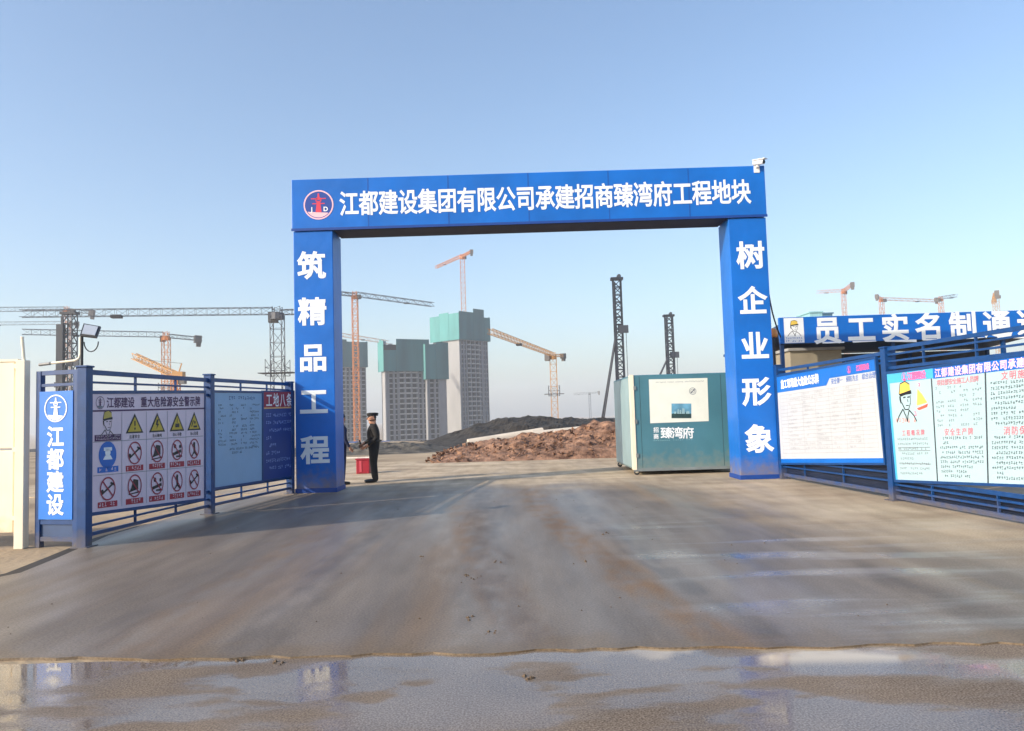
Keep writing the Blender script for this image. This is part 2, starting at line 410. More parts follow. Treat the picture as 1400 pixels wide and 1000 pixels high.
rj = random.Random(44)
def ragged(x):
    return 5.348 - x * .0388 + .05 * math.sin(x * 2.3) * math.sin(x * .9 + 1) + rj.uniform(-.035, .035)
outline = [(-40, 6.6)] + [(-9 + .14 * i, ragged(-9 + .14 * i)) for i in range(136)] + [(40, 4.3), (40, 8.0), (7.2, 8.2), (7.0, 17.2), (14, 19), (14, 29), (-14, 29), (-14, 19),
           (-5.6, 17.6), (-6.05, 14.0), (-6.1, 11.6), (-5.75, 9.7), (-5.62, 8.8), (-6.0, 7.9), (-9, 7.2), (-40, 7.0)]
n = len(outline)
mb.face([(x, y, .0) for x, y in outline], APRON)
for i in range(n):
    (x0, y0), (x1, y1) = outline[i], outline[(i + 1) % n]
    mb.face([(x0, y0, -.12), (x1, y1, -.12), (x1, y1, 0), (x0, y0, 0)], APRON)
tag(mb.build('concrete_apron'), kind='structure')

def wet_asphalt():
    M = bpy.data.materials.new('wet_asphalt'); M.use_nodes = True; nt = M.node_tree; N = nt.nodes; L = nt.links
    b = N['Principled BSDF']; tc = N.new('ShaderNodeTexCoord')
    def noise(sc, st=(1, 1, 1), det=5):
        mp = N.new('ShaderNodeMapping'); mp.inputs['Scale'].default_value = st; L.new(tc.outputs['Object'], mp.inputs[0])
        n = N.new('ShaderNodeTexNoise'); n.inputs['Scale'].default_value = sc; n.inputs['Detail'].default_value = det; L.new(mp.outputs[0], n.inputs[0]); return n.outputs[0]
    def ramp(src, stops):
        r = N.new('ShaderNodeValToRGB'); e = r.color_ramp.elements
        for q, (p, c) in zip(e, stops): q.position = p; q.color = lin(c)
        L.new(src, r.inputs[0]); return r.outputs[0]
    x = N.new('ShaderNodeMix'); x.data_type = 'RGBA'; x.inputs[0].default_value = .6
    L.new(ramp(noise(.9), [(.35, (96, 78, 64)), (.65, (138, 118, 98))]), x.inputs[6]); L.new(ramp(noise(90, det=2), [(.35, (66, 58, 52)), (.68, (164, 150, 134))]), x.inputs[7])
    sx = N.new('ShaderNodeSeparateXYZ'); L.new(tc.outputs['Object'], sx.inputs[0])
    def mth(op, a, bb):
        q = N.new('ShaderNodeMath'); q.operation = op
        for i, z in enumerate((a, bb)):
            if isinstance(z, (int, float)): q.inputs[i].default_value = z
            else: L.new(z, q.inputs[i])
        return q.outputs[0]
    def mrange(src, a, b_, c=0., d=1.):
        r = N.new('ShaderNodeMapRange'); r.interpolation_type = 'SMOOTHSTEP'
        for k, v in zip(('From Min', 'From Max', 'To Min', 'To Max'), (a, b_, c, d)): r.inputs[k].default_value = v
        L.new(src, r.inputs[0]); return r.outputs[0]
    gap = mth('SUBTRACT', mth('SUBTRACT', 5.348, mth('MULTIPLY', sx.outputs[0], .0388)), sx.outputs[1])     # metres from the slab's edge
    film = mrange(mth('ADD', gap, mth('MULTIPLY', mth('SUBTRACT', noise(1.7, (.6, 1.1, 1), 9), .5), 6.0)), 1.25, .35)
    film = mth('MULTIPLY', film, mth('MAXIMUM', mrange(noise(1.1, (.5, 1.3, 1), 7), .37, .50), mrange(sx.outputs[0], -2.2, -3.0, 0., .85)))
    sky_glint = mth('MULTIPLY', film, mth('MULTIPLY', mth('MULTIPLY', mrange(noise(1.6, (.8, .6, 1), 4), .44, .56), mrange(gap, .42, .2)), mrange(sx.outputs[0], .2, 1.4)))
    y_ = N.new('ShaderNodeMix'); y_.data_type = 'RGBA'; y_.inputs[7].default_value = lin((206, 184, 152)); L.new(x.outputs[2], y_.inputs[6]); L.new(mth('MULTIPLY', sky_glint, .85), y_.inputs[0])  # cream painted into the base colour for bright sky reflections along the slab
    L.new(y_.outputs[2], b.inputs['Base Color'])
    wet = N.new('ShaderNodeMapRange'); wet.interpolation_type = 'SMOOTHSTEP'
    for k, v in zip(('From Min', 'From Max', 'To Min', 'To Max'), (.40, .60, .14, .75)): wet.inputs[k].default_value = v
    L.new(noise(.9, (.8, 2.2, 1), 7), wet.inputs[0]); wmax = mth('MULTIPLY', wet.outputs[0], mth('SUBTRACT', 1.0, mth('MULTIPLY', film, .9))); L.new(wmax, b.inputs['Roughness'])
    bp = N.new('ShaderNodeBump'); bp.inputs['Distance'].default_value = .006
    ws = N.new('ShaderNodeMath'); ws.operation = 'MULTIPLY'; ws.inputs[1].default_value = .18; L.new(wmax, ws.inputs[0]); L.new(ws.outputs[0], bp.inputs['Strength']); L.new(noise(110, det=3), bp.inputs['Height']); L.new(bp.outputs[0], b.inputs['Normal'])
    L.new(mrange(wmax, .1, .35, .6, .12), b.inputs['Specular IOR Level'])
    return M
mb = MB()
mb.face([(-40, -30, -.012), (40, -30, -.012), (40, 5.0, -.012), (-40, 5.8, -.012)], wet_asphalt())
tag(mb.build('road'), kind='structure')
mb = MB(); pts = [(-6.13, 12.6), (-6.1, 11.4), (-5.78, 9.7), (-5.66, 8.8), (-6.05, 7.86), (-9.2, 7.1)]  # dark strip laid along the slab's left edge for the shade in its crack
wd = [.03, .07, .10, .09, .06, .04]
for k in range(len(pts) - 1):
    (x0, y0), (x1, y1) = pts[k], pts[k + 1]
    mb.face([(x0 - wd[k] * 1.6, y0 + wd[k] * .3, -.006), (x0 + .06, y0, -.006), (x1 + .06, y1, -.006), (x1 - wd[k + 1] * 1.6, y1 + wd[k + 1] * .3, -.006)], mat('crack_shade', (48, 42, 36), .7, .3, 8))
tag(mb.build('edge_shade'), kind='structure')
# crumbs of dried mud dropped by lorries
r = random.Random(5); mb = MB(); MUD = mat('mud_crumb', (92, 76, 60), .95, .25, 20)
spots = [(640, 787), (650, 790), (672, 768), (645, 845), (671, 864), (830, 730), (800, 769), (380, 905), (325, 902), (720, 925), (575, 765)]
for k in range(100):
    c = Vector((r.gauss(-.3, 2.6), r.uniform(5.6, 15), 0)); s_ = r.uniform(.004, .013)
    if k < 44: px, py = spots[k % len(spots)]; c = ground(px + r.gauss(0, 5), py + r.gauss(0, 2)); s_ = r.uniform(.007, .02)
    if c.y < 5.6: c.z = -.012
    vs = [Vector((a, b_, cc)) for a, b_, cc in ((1, 0, 0), (0, 1, 0), (-1, 0, 0), (0, -1, 0), (0, 0, .9))]
    vs = [c + Vector((v.x * r.uniform(.6, 1.4), v.y * r.uniform(.6, 1.4), v.z)) * s_ + Vector((0, 0, .001)) for v in vs]
    mb.mesh(vs, [(0, 1, 4), (1, 2, 4), (2, 3, 4), (3, 0, 4)], MUD)
tag(mb.build('mud_crumbs'), kind='stuff')

# ------------------------------------------------------------------ entrance gate
GX0, GX1, GY, GD = -4.95, 5.95, 17.45, .85
gate = thing('entrance_gate', (.5, GY, 0), 'tall blue entrance gate with white Chinese lettering across its beam and posts', 'gate')
SEAM = mat('vinyl_seam', (10, 62, 140), .5, .1)
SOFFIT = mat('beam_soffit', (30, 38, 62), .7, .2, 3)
for (x0, x1) in ((GX0, -4.04), (5.08, GX1)):
    mb = MB(); mb.box(x0, x1, GY, GY + GD, -.01, 5.98, POSTV); mb.build('post', gate, bevel=.015)
    mb = MB(); mb.box(x0 - .02, x1 + .02, GY - .02, GY + GD + .02, -.005, .10, SEAM); mb.build('base_plate', gate, bevel=.01)
mb = MB(); mb.box(GX0 - .02, GX1 + .02, GY - .03, GY + GD + .03, 6.02, 7.19, VINYL); mb.build('beam', gate, bevel=.015)
mb = MB(); mb.box(-4.02, 5.06, GY + .02, GY + GD - .02, 5.985, 6.015, SOFFIT); mb.build('soffit', gate)
mb = MB(); mb.box(GX0 - .03, GX1 + .03, GY - .036, GY - .031, 5.985, 6.045, SEAM); mb.build('seam_trim', gate)
for x in (-3.2, -1.35, .5, 2.35, 4.2):
    mb = MB(); mb.box(x - .012, x + .012, GY - .0325, GY - .0305, 6.03, 7.18, mat('vinyl_joint', (8, 78, 160), .5, .1)); mb.build('vinyl_joint', gate)
BB = Board((GX0, GY - .03, 6.02), (GX1, GY - .03, 6.02), (GX1, GY - .03, 7.19), (GX0, GY - .03, 7.19), (0, -1, 0))
mb = MB()
BB.text(mb, WHITE, '江都建设集团有限公司承建招商臻湾府工程地块', .535, .49, .60, pitch=.452, wide=.76, bold=.022, ext=.035, e=.004)
mb.build('lettering', gate)
mb = MB()
EMR = mat('emblem_red', (214, 60, 84), .5, .05); EMB = mat('emblem_blue', (30, 66, 150), .5, .05); EMP = mat('emblem_pink', (240, 190, 200), .5, .05)
emblem(BB, mb, .0555, .48, .345, EMP, EMR, EMP, EMB, WHITE, e=.004)
mb.build('emblem', gate)
def post_text(x0, x1, txt, cx, ys_):
    B = Board((x0, GY, 0), (x1, GY, 0), (x1, GY, 5.98), (x0, GY, 5.98), (0, -1, 0))
    for c, (px, py) in zip(txt, ys_):
        mb = MB(); z = at(px, py, GY); B.text(mb, WHITE, c, (z.x - x0) / (x1 - x0), z.z / 5.98, .66, bold=.03, e=.003); mb.build('character', gate)
post_text(GX0, -4.04, '筑精品工程', 0, [(426, 363), (427, 426), (428, 489), (429, 549), (431, 615)])
post_text(5.08, GX1, '树企业形象', 0, [(1026, 349), (1029, 411), (1032, 473), (1034, 535), (1038, 600)])

# security camera on the top corner of the gate
p = at(1036, 222, GY + .1)
sc_ = thing('security_camera', (5.72, GY + .1, 7.05), 'white bullet security camera on the top right corner of the gate', 'camera')
CAMW = mat('camera_white', (225, 225, 225), .4, .06)
mb = MB(); mb.box(5.72, 5.85, GY - .045, GY - .032, 7.02, 7.19, CAMW); mb.box(5.72, 5.86, GY - .045, GY + .09, 7.192, 7.20, CAMW); mb.box(5.76, 5.80, GY - .13, GY - .045, 7.13, 7.17, CAMW); mb.build('bracket', sc_)
mb = MB(); a = Vector((5.72, GY - .05, 7.24)); b = Vector((5.88, GY - .26, 7.20)); mb.tube(a, b, .055, CAMW, 14); mb.bar(a + Vector((0, 0, .062)), b + Vector((.04, -.05, .062)), .125, .016, CAMW); mb.build('housing', sc_)
mb = MB(); d = (b - a).normalized(); mb.tube(b - d * .01, b + d * .015, .043, BLACKP, 12); mb.build('lens', sc_)
# dark cable slung beside the right post
mb = MB(); pts = []
p0, p1 = Vector((GX1 + .015, GY + .2, 6.0)), Vector((6.55, 18.6, 3.3))
for i in range(13):
    t = i / 12; q = p0.lerp(p1, t); q.z -= .35 * math.sin(math.pi * t); q.x -= .1 * math.sin(math.pi * t); pts.append(q)
mb.path(pts, .018, STEEL_DARK); tag(mb.build('power_cable'), 'thin dark power cable hanging down beside the right gate post', 'cable')

# ------------------------------------------------------------------ fences
def fence_bay(P0, P1, H0, label, group, gaps, uprights, posts=(True, False), side=1, foot=True, panel_z=None):
    """steel fence bay from P0 to P1; gaps: list of (z at P0, z at P1, thickness) for the rails; uprights: list of (t, zlow, zhigh)"""
    d = (P1 - P0); L_ = d.length; d.normalize(); nn = Vector((0, 0, 1)).cross(d)
    f = thing('fence_bay', (P0.x, P0.y, 0), label, 'fence', group)
    for on, P, tt in ((posts[0], P0, 0), (posts[1], P1, 1)):
        if not on: continue
        mb = MB(); mb.fbox(P, d, nn, -.07, .07, -.07, .07, -.02, H0 + .04, NAVY); mb.fbox(P, d, nn, -.085, .085, -.085, .085, H0 + .04, H0 + .065, NAVY); mb.build('post', f, bevel=.006)
        mb = MB(); mb.fbox(P, d, nn, -.12, .12, -.12, .12, -.01, .014, NAVY); mb.build('foot_plate', f)
    for (za, zb, t) in gaps:
        mb = MB(); mb.bar(P0 + d * .07 + Vector((0, 0, za)), P1 - d * .07 + Vector((0, 0, zb)), .04, t, NAVY); mb.build('rail', f)
    for (t, zl, zh) in uprights:
        mb = MB(); q = P0.lerp(P1, t); mb.bar(q + Vector((0, 0, zl)), q + Vector((0, 0, zh)), .032, .03, NAVY); mb.build('upright', f)
    return f
FL, FR = 'blue steel fence bays left of the gate', 'blue steel fence bays right of the gate'
fence_bay(fenceA, fenceB, 2.40, 'shaded blue fence bay carrying the board of warning triangles', FL,
          [(2.38, 2.41, .07), (2.24, 2.28, .03), (2.10, 2.14, .05), (.42, .40, .05), (.27, .27, .03), (.15, .15, .05)],
          [(.34, .15, .42), (.67, .15, .42), (.34, 2.10, 2.40), (.67, 2.10, 2.40)])
fence_bay(fenceB, fenceC, 2.46, 'shaded blue fence bay between the notice boards and left gate post', FL,
          [(2.42, 2.46, .07), (2.31, 2.33, .03), (2.20, 2.22, .03), (2.06, 2.10, .05), (.42, .36, .05), (.28, .25, .03), (.15, .13, .05)],
          [(.34, .15, .40), (.67, .15, .38), (.34, 2.06, 2.44), (.67, 2.06, 2.44)], posts=(True, True))
fence_bay(fenceD, fenceE, 2.50, 'blue fence bay carrying the white chart board beside the right gate post', FR,
          [(2.44, 2.46, .06), (2.34, 2.38, .03), (2.22, 2.30, .03), (.52, .62, .06), (.40, .46, .03), (.28, .32, .03), (.10, .12, .07)],
          [(.25, .10, .56), (.62, .10, .58), (.34, 2.2, 2.45), (.70, 2.2, 2.45)], posts=(True, False))
fence_bay(fenceE, fenceG, 2.50, 'blue fence bay carrying the three column notice board at right edge', FR,
          [(2.52, 2.52, .06), (2.42, 2.42, .03), (2.31, 2.31, .03), (2.20, 2.20, .05), (.36, .36, .06), (.27, .27, .03), (.18, .18, .03), (.07, .07, .07)],
          [(.23, .07, .36), (.55, .07, .36), (.78, .07, .36), (.23, 2.2, 2.52), (.5, 2.2, 2.52), (.78, 2.2, 2.52)], posts=(True, True))

for P0, P1, z0, z1 in ((fenceD, fenceE, .13, .56), (fenceE, fenceG, .10, .34)):
    d = (P1 - P0).normalized(); nn = Vector((0, 0, 1)).cross(d); L_ = (P1 - P0).length
    f = [o for o in bpy.data.objects if o.name.startswith('fence_bay') and o.parent is None and (Vector(o.location) - P0).length < .1][0]
    mb = MB(); mb.fbox(P0, d, nn, .09, L_ - .09, .05, .07, z0, z1, mat('shade_sheet', (14, 26, 50), .55, .3, 2)); mb.build('low_infill', f)  # dark sheet added behind the open rails to stand for the shade there
def board_on(P0, P1, corners_px, off):
    """board face on the vertical plane through P0,P1 moved off metres towards the road; corners: bl, br, tr, tl pixels"""
    d = (P1 - P0).normalized(); nn = Vector((0, 0, 1)).cross(d)
    if nn.dot(Vector((0, 8, 0)) - P0) < 0: nn = -nn
    return Board(*[onplane(x, y, P0 + nn * off, nn) for x, y in corners_px], nn)
def frame_round(B, mb, mt, w=.05, t=.05, e=.012):
    for (u0, v0, u1, v1) in ((-w / B.W, -w / B.H, 1 + w / B.W, 0), (-w / B.W, 1, 1 + w / B.W, 1 + w / B.H), (-w / B.W, 0, 0, 1), (1, 0, 1 + w / B.W, 1)):
        B.slab(mb, mt, t, u0, v0, u1, v1, e)

# board 1: warning signs
B = board_on(fenceA, fenceB, [(125, 701), (279, 681), (279, 538), (125, 539)], .06)
bd = thing('notice_board', B.p(.5, 0), 'shaded white safety board with yellow warning triangles and red prohibition circles', 'notice board')
LAV = mat('board_white_film', (220, 202, 216), .45, .04, 2)
mb = MB(); B.slab(mb, LAV, .03); mb.build('panel', bd)
mb = MB(); frame_round(B, mb, FRAMEP); mb.build('frame', bd)
mb = MB()
B.line(mb, PURPLE, 0, .855, 1, .855, .025)
for u in (.222, .424, .616, .80): B.line(mb, GREYP, u, .02, u, .84, .008)
for v in (.59, .305): B.line(mb, GREYP, .01, v, .99, v, .008)
mb.build('ruled_lines', bd)
mb = MB(); B.text(mb, PURPLE, '江都建设', .215, .925, .17, pitch=.165, bold=.02); mb.build('lettering', bd); mb = MB(); B.text(mb, PURPLE, '重大危险源安全警示牌', .665, .925, .17, pitch=.178, bold=.025); mb.build('title', bd)
mb = MB(); emblem(B, mb, .06, .925, .095, PURPLE, PURPLE, GREYP); mb.build('emblem', bd)
mb = MB(); portrait(B, mb, .115, .735, .42, BLACKP, mat('khaki_print', (190, 170, 80), .5)); mb.build('portrait', bd)
mb = MB(); B.rect(mb, PURPLE, .02, .595, .215, .65); B.scribble(mb, LAV, .03, .598, .205, .648, .03, .012, 1, random.Random(1), e=.005); mb.build('caption', bd)
caps = ['注意安全', '当心触电', '当心吊物', '当心坠落']
for i, u in enumerate((.325, .52, .71, .888)):
    mb = MB(); s_ = .062; v = .735
    B.poly(mb, BLACKP, [(u - .073, v - .085), (u + .073, v - .085), (u, v + .09)], .003)
    B.poly(mb, YELLOW, [(u - .055, v - .071), (u + .055, v - .071), (u, v + .06)], .005)
    if i == 0: B.line(mb, BLACKP, u, v - .02, u, v + .025, .03, .007); B.disc(mb, BLACKP, u, v - .045, .018, .007)
    elif i == 1: B.poly(mb, BLACKP, [(u - .006, v + .03), (u + .012, v + .03), (u + .002, v - .01), (u + .015, v - .01), (u - .01, v - .06), (u - .002, v - .022), (u - .014, v - .022)], .007)
    elif i == 2: B.line(mb, BLACKP, u, v + .03, u, v - .01, .012, .007); B.rect(mb, BLACKP, u - .02, v - .05, u + .02, v - .015, .007)
    else: B.line(mb, BLACKP, u - .03, v - .05, u - .01, v + .01, .025, .007); B.line(mb, BLACKP, u - .01, v - .05, u + .03, v - .05, .03, .007); B.disc(mb, BLACKP, u + .005, v - .01, .025, .007)
    mb.build('warning_triangle', bd)
    mb = MB(); B.text(mb, BLACKP, caps[i], u, .62, .062, pitch=.068, bold=.015); mb.build('caption', bd)
mb = MB(); B.disc(mb, BLUEP, .115, .475, .20); B.disc(mb, WHITE, .115, .495, .06, .005); B.poly(mb, WHITE, [(.08, .435), (.15, .435), (.135, .47), (.095, .47)], .005); B.line(mb, WHITE, .085, .525, .145, .525, .05, .005); mb.build('mandatory_sign', bd)
mb = MB(); B.rect(mb, BLUEP, .04, .325, .195, .375); B.scribble(mb, LAV, .05, .328, .19, .37, .06, .02, 1, random.Random(2), e=.005); mb.build('caption', bd)
k = 0
for (v, us) in ((.475, (.325, .52, .71, .888)), (.185, (.115, .325, .52, .71, .888))):
    for u in us:
        rr = random.Random(10 + k); k += 1; mb = MB(); rad = .175 if u < .7 else .165
        kind = k % 4
        if kind == 0: B.disc(mb, BLACKP, u, v + .045, .035, .004); B.line(mb, BLACKP, u, v + .03, u + .005, v - .03, .06, .004); B.line(mb, BLACKP, u, v - .03, u - .03, v - .075, .03, .004); B.line(mb, BLACKP, u, v - .03, u + .035, v - .07, .03, .004)
        elif kind == 1: B.line(mb, BLACKP, u - .045, v - .045, u + .045, v + .045, .03, .004); B.disc(mb, BLACKP, u - .04, v - .02, .03, .004); B.line(mb, BLACKP, u + .02, v + .05, u + .05, v + .03, .03, .004)
        elif kind == 2: B.poly(mb, BLACKP, [(u - .01, v + .06), (u + .03, v + .05), (u + .03, v - .03), (u - .05, v - .055), (u - .03, v - .02)], .004); B.line(mb, BLACKP, u - .05, v - .07, u + .05, v - .055, .02, .004)
        else: B.disc(mb, BLACKP, u - .02, v + .035, .035, .004); B.disc(mb, BLACKP, u + .03, v + .03, .03, .004); B.line(mb, BLACKP, u - .045, v - .04, u + .04, v - .01, .05, .004); B.line(mb, BLACKP, u - .01, v - .06, u + .05, v - .06, .03, .004)
        B.ring(mb, mat('dull_red_print', (150, 28, 60), .5), u, v, rad, .022, .006); B.line(mb, mat('dull_red_print', (0, 0, 0)), u - rad * .68 / B.W, v + rad * .68 / B.H, u + rad * .68 / B.W, v - rad * .68 / B.H, .022, .0065)
        mb.build('prohibition_sign', bd)
        mb = MB(); B.rect(mb, REDP, u - .072, v - .158, u + .072, v - .108); B.scribble(mb, LAV, u - .066, v - .155, u + .066, v - .112, .06, .02, 1, rr, e=.005, ch=.055); mb.build('caption', bd)

# board 2 and 3 on the next bay
B = board_on(fenceB, fenceC, [(292, 667), (358, 657), (358, 538), (292, 537)], .06)
bd = thing('notice_board', B.p(.5, 0), 'pale blue shaded notice board covered in small black tables', 'notice board')
PALEB = mat('pale_blue_film', (140, 174, 206), .45, .05, 2)
mb = MB(); B.slab(mb, PALEB, .03); mb.build('panel', bd)
mb = MB(); frame_round(B, mb, FRAMEP, .045); mb.build('frame', bd)
mb = MB(); rr = random.Random(4)
B.scribble(mb, mat('navy_print', (40, 70, 130), .5), .2, .92, .85, .965, .075, .02, 1, rr, ch=.08)
for (u0, u1) in ((.08, .24), (.3, .48), (.53, .68), (.72, .95)): B.scribble(mb, BLACKP, u0, .42 if u0 < .6 else .38, u1, .88, .04, .028, .55, rr, ch=.045)
B.scribble(mb, BLACKP, .3, .30, .95, .40, .04, .03, .4, rr, ch=.045)
mb.build('lettering', bd)
B = board_on(fenceB, fenceC, [(360, 656.6), (401.5, 650), (401.5, 536), (360, 536)], .06)
bd = thing('notice_board', B.p(.5, 0), 'dark blue notice board with red header next to left gate post', 'notice board')
BLUEF = mat('blue_film', (30, 58, 130), .45, .08, 2)
mb = MB(); B.slab(mb, BLUEF, .03); mb.build('panel', bd)
mb = MB(); frame_round(B, mb, FRAMEP, .03); mb.build('frame', bd)
mb = MB(); B.rect(mb, mat('header_red', (150, 26, 48), .5, .08), 0, .815, 1, 1); mb.build('header_band', bd)
mb = MB(); B.text(mb, WHITE, '工地八条', .5, .905, .31, pitch=.33, wide=.95, bold=.015, e=.006); B.line(mb, mat('gold_print', (220, 170, 110)), 0, .812, 1, .812, .03, .006); mb.build('lettering', bd)
mb = MB(); rr = random.Random(8)
LBL = mat('light_blue_print', (150, 170, 225), .5)
for i in range(8): B.scribble(mb, LBL, .08, .69 - i * .087, .95, .752 - i * .087, .075, .02, .8, rr, ch=.075)
mb.build('small_print', bd)

# board 4: white chart board right of the gate
B = board_on(fenceD, fenceE, [(1067.5, 633), (1209, 633), (1196, 491), (1061.5, 516)], .06)
bd = thing('notice_board', B.p(.5, 0), 'blue framed white chart board beside the right gate post', 'notice board')
mb = MB(); B.slab(mb, mat('matt_white_film', (184, 187, 192), .5, .03), .03); mb.build('panel', bd)
mb = MB(); frame_round(B, mb, FRAMEP, .04); mb.build('frame', bd)
mb = MB(); B.rect(mb, VINYL, 0, 0, 1, .045); mb.build('footer_band', bd)
mb = MB(); B.poly(mb, VINYL, [(0, .815), (.565, .815), (.6, .885), (1, .885), (1, 1), (0, 1)]); mb.build('header_band', bd)
mb = MB(); B.text(mb, WHITE, '施工现场重大危险公示牌', .275, .905, .20, pitch=.172, wide=.85, bold=.035, e=.005); mb.build('lettering', bd)
mb = MB(); B.text(mb, BLUEP, '安全第一 预防为主 综合治理', .805, .848, .12, pitch=.118, bold=.0, e=.005, slant=.2); mb.build('slogan', bd)
mb = MB(); emblem(B, mb, .785, .94, .07, PINKP, PINKP, PINKP, e=.005); B.text(mb, PINKP, '江都建设', .9, .94, .12, pitch=.115, bold=.02, e=.005); mb.build('emblem', bd)
mb = MB(); rr = random.Random(9)
PALEG = mat('pale_grey_print', (166, 166, 172), .5)
for i in range(17): B.line(mb, PALEG, .04, .78 - i * .042, .97, .78 - i * .042, .006)
for u in (.04, .12, .3, .44, .58, .72, .86, .97): B.line(mb, PALEG, u, .108, u, .78, .006)
for (u0, u1) in ((.13, .28), (.31, .42), (.45, .56), (.60, .70), (.74, .84)): B.scribble(mb, PALEG, u0, .12, u1, .775, .04, .045, .25, rr, ch=.035)
mb.build('table_print', bd)

# board 5: three column board at the right edge
Bx = board_on(fenceE, fenceG, [(1225, 656), (1400, 662.5), (1400, 487), (1212.5, 512)], .06)
# extend beyond the frame's edge to the end of the bay
ext_ = 1.62
cs = Bx.c
B = Board(cs[0], cs[0] + (cs[1] - cs[0]) * ext_, cs[3] + (cs[2] - cs[3]) * ext_, cs[3], Bx.n)
U = lambda u: u / ext_
bd = thing('notice_board', B.p(.5, 0), 'sky blue notice board of three columns with a portrait of a worker in yellow cap', 'notice board')
CYANF = mat('cyan_film', (166, 192, 200), .4, .04, 1.5)
CYB = mat('cyan_border', (70, 170, 220), .4, .05, 2)
mb = MB(); B.slab(mb, CYANF, .03); mb.build('panel', bd)
mb = MB(); frame_round(B, mb, FRAMEP, .04); mb.build('frame', bd)
mb = MB(); B.rect(mb, CYB, 0, .91, U(.40), 1); B.rect(mb, VINYL, U(.40), .905, 1, 1, .0035); B.rect(mb, CYB, 0, 0, .012, .91); mb.build('header_band', bd)
for u in (U(.385), U(.77)): mb = MB(); B.line(mb, DGREYP, u, 0, u, .91, .025, .005); mb.build('column_rule', bd)
mb = MB(); B.text(mb, mat('pale_pink_print', (246, 190, 220), .5), '江都建设集团有限公司承建招商臻湾府工程', U(.415), .952, B.W / ext_ * .047, pitch=B.W / ext_ * .0495, bold=.03, e=.006, centre=False); mb.build('lettering', bd)
mb = MB(); emblem(B, mb, U(.16), .955, .065, PINKP, PINKP, PINKP, e=.006); B.text(mb, PINKP, '江都建设', U(.265), .955, .13, pitch=.11, bold=.03, e=.006); mb.build('emblem', bd)
mb = MB(); portrait(B, mb, U(.155), .725, .62, BLACKP, mat('cap_yellow', (232, 196, 84), .5), None); mb.build('portrait', bd)
mb = MB(); B.poly(mb, mat('flame_yellow', (250, 216, 90), .5), [(U(.25), .68), (U(.34), .70), (U(.30), .78), (U(.265), .83)]); B.poly(mb, mat('flame_red', (232, 90, 70), .5), [(U(.25), .655), (U(.345), .69), (U(.335), .66), (U(.265), .635)], .004); mb.build('flame_mark', bd)
SAL = mat('salmon_print', (226, 140, 130), .5)
mb = MB(); rr = random.Random(12)
B.scribble(mb, SAL, U(.05), .515, U(.24), .575, .075, .03, 1, rr, ch=.07); B.scribble(mb, PINKP, U(.22), .58, U(.36), .63, .07, .03, .6, rr, ch=.08); B.scribble(mb, PINKP, U(.22), .84, U(.34), .885, .07, .03, .6, rr, ch=.07)
mb.build('caption', bd)
TITLE = mat('title_pink', (206, 104, 122), .5)
CW_ = B.W * U(.385)
mb = MB(); B.text(mb, TITLE, '工程概况牌', U(.2), .435, CW_ * .085, pitch=CW_ * .11, bold=.01, e=.004); mb.build('title', bd)
mb = MB(); B.text(mb, TITLE, '项目部安全施工人员牌', U(.575), .865, CW_ * .085, pitch=CW_ * .078, bold=.004, e=.004); mb.build('title', bd)
mb = MB(); B.text(mb, TITLE, '安全生产牌', U(.57), .43, CW_ * .1, pitch=CW_ * .115, bold=.004, e=.004); mb.build('title', bd)
mb = MB(); B.text(mb, TITLE, '文明施工牌', U(.985), .865, CW_ * .11, pitch=CW_ * .125, bold=.004, e=.004); mb.build('title', bd)
mb = MB(); B.text(mb, TITLE, '消防保卫牌', U(.995), .425, CW_ * .11, pitch=CW_ * .125, bold=.004, e=.004); mb.build('title', bd)

mb = MB(); rr = random.Random(13)
B.scribble(mb, GREYP, U(.05), .04, U(.34), .39, .035, .04, .7, rr, ch=.045)
for v in (.30, .27, .15): B.line(mb, GREYP, U(.05), v, U(.34), v, .008)
for i in range(4): B.scribble(mb, GREYP, U(.41 + i * .09), .46, U(.41 + i * .09 + .075), .83, .038, .03, .5, rr, ch=.042)
for (u0, v0, u1, v1) in ((.42, .03, .75, .39), (.80, .46, 1.2, .825), (.80, .03, 1.2, .385), (1.24, .46, 1.58, .825), (1.24, .03, 1.58, .385)):
    B.scribble(mb, DGREYP, U(u0), v0, U(u1), v1, .042, .026, .6, rr, ch=.040)
mb.build('small_print', bd)

# ------------------------------------------------------------------ left pillar sign, hoarding, floodlight
S0, S1 = Vector((-6.66, 10.72, 0)), fenceA + Vector((-.10, .0, 0))
dS = (S1 - S0).normalized(); nS = Vector((dS.y, -dS.x, 0))
ps = thing('pillar_sign', (S0 + S1) / 2, 'narrow upright blue sign with emblem and four white characters', 'sign')
mb = MB()
for s_ in (.04, (S1 - S0).length - .04): mb.fbox(S0, dS, -nS, s_ - .04, s_ + .04, 0, .08, -.02, 2.42, NAVY)
mb.build('frame_post', ps, bevel=.005)
for (za, zb) in ((2.36, 2.42), (2.20, 2.24), (.30, .36), (.07, .13)):
    mb = MB(); mb.fbox(S0, dS, -nS, .08, (S1 - S0).length - .08, .01, .07, za, zb, NAVY); mb.build('rail', ps)
mb = MB(); mb.fbox(S0, dS, -nS, .08, (S1 - S0).length - .08, .03, .05, .13, .30, mat('dull_panel', (44, 70, 110), .5, .2)); mb.build('low_infill', ps)
Ls = (S1 - S0).length
q = lambda s, z: S0 + dS * s + nS * .01 + Vector((0, 0, z))
B = Board(q(.07, .37), q(Ls - .07, .37), q(Ls - .07, 2.13), q(.07, 2.13), nS)
SKYB = mat('sign_blue', (16, 112, 205), .4, .06, 1.5, .1, 3)
mb = MB(); B.slab(mb, SKYB, .03); mb.build('panel', ps)
mb = MB(); emblem(B, mb, .5, .865, .19, WHITE, WHITE, WHITE, e=.004); mb.build('emblem', ps)
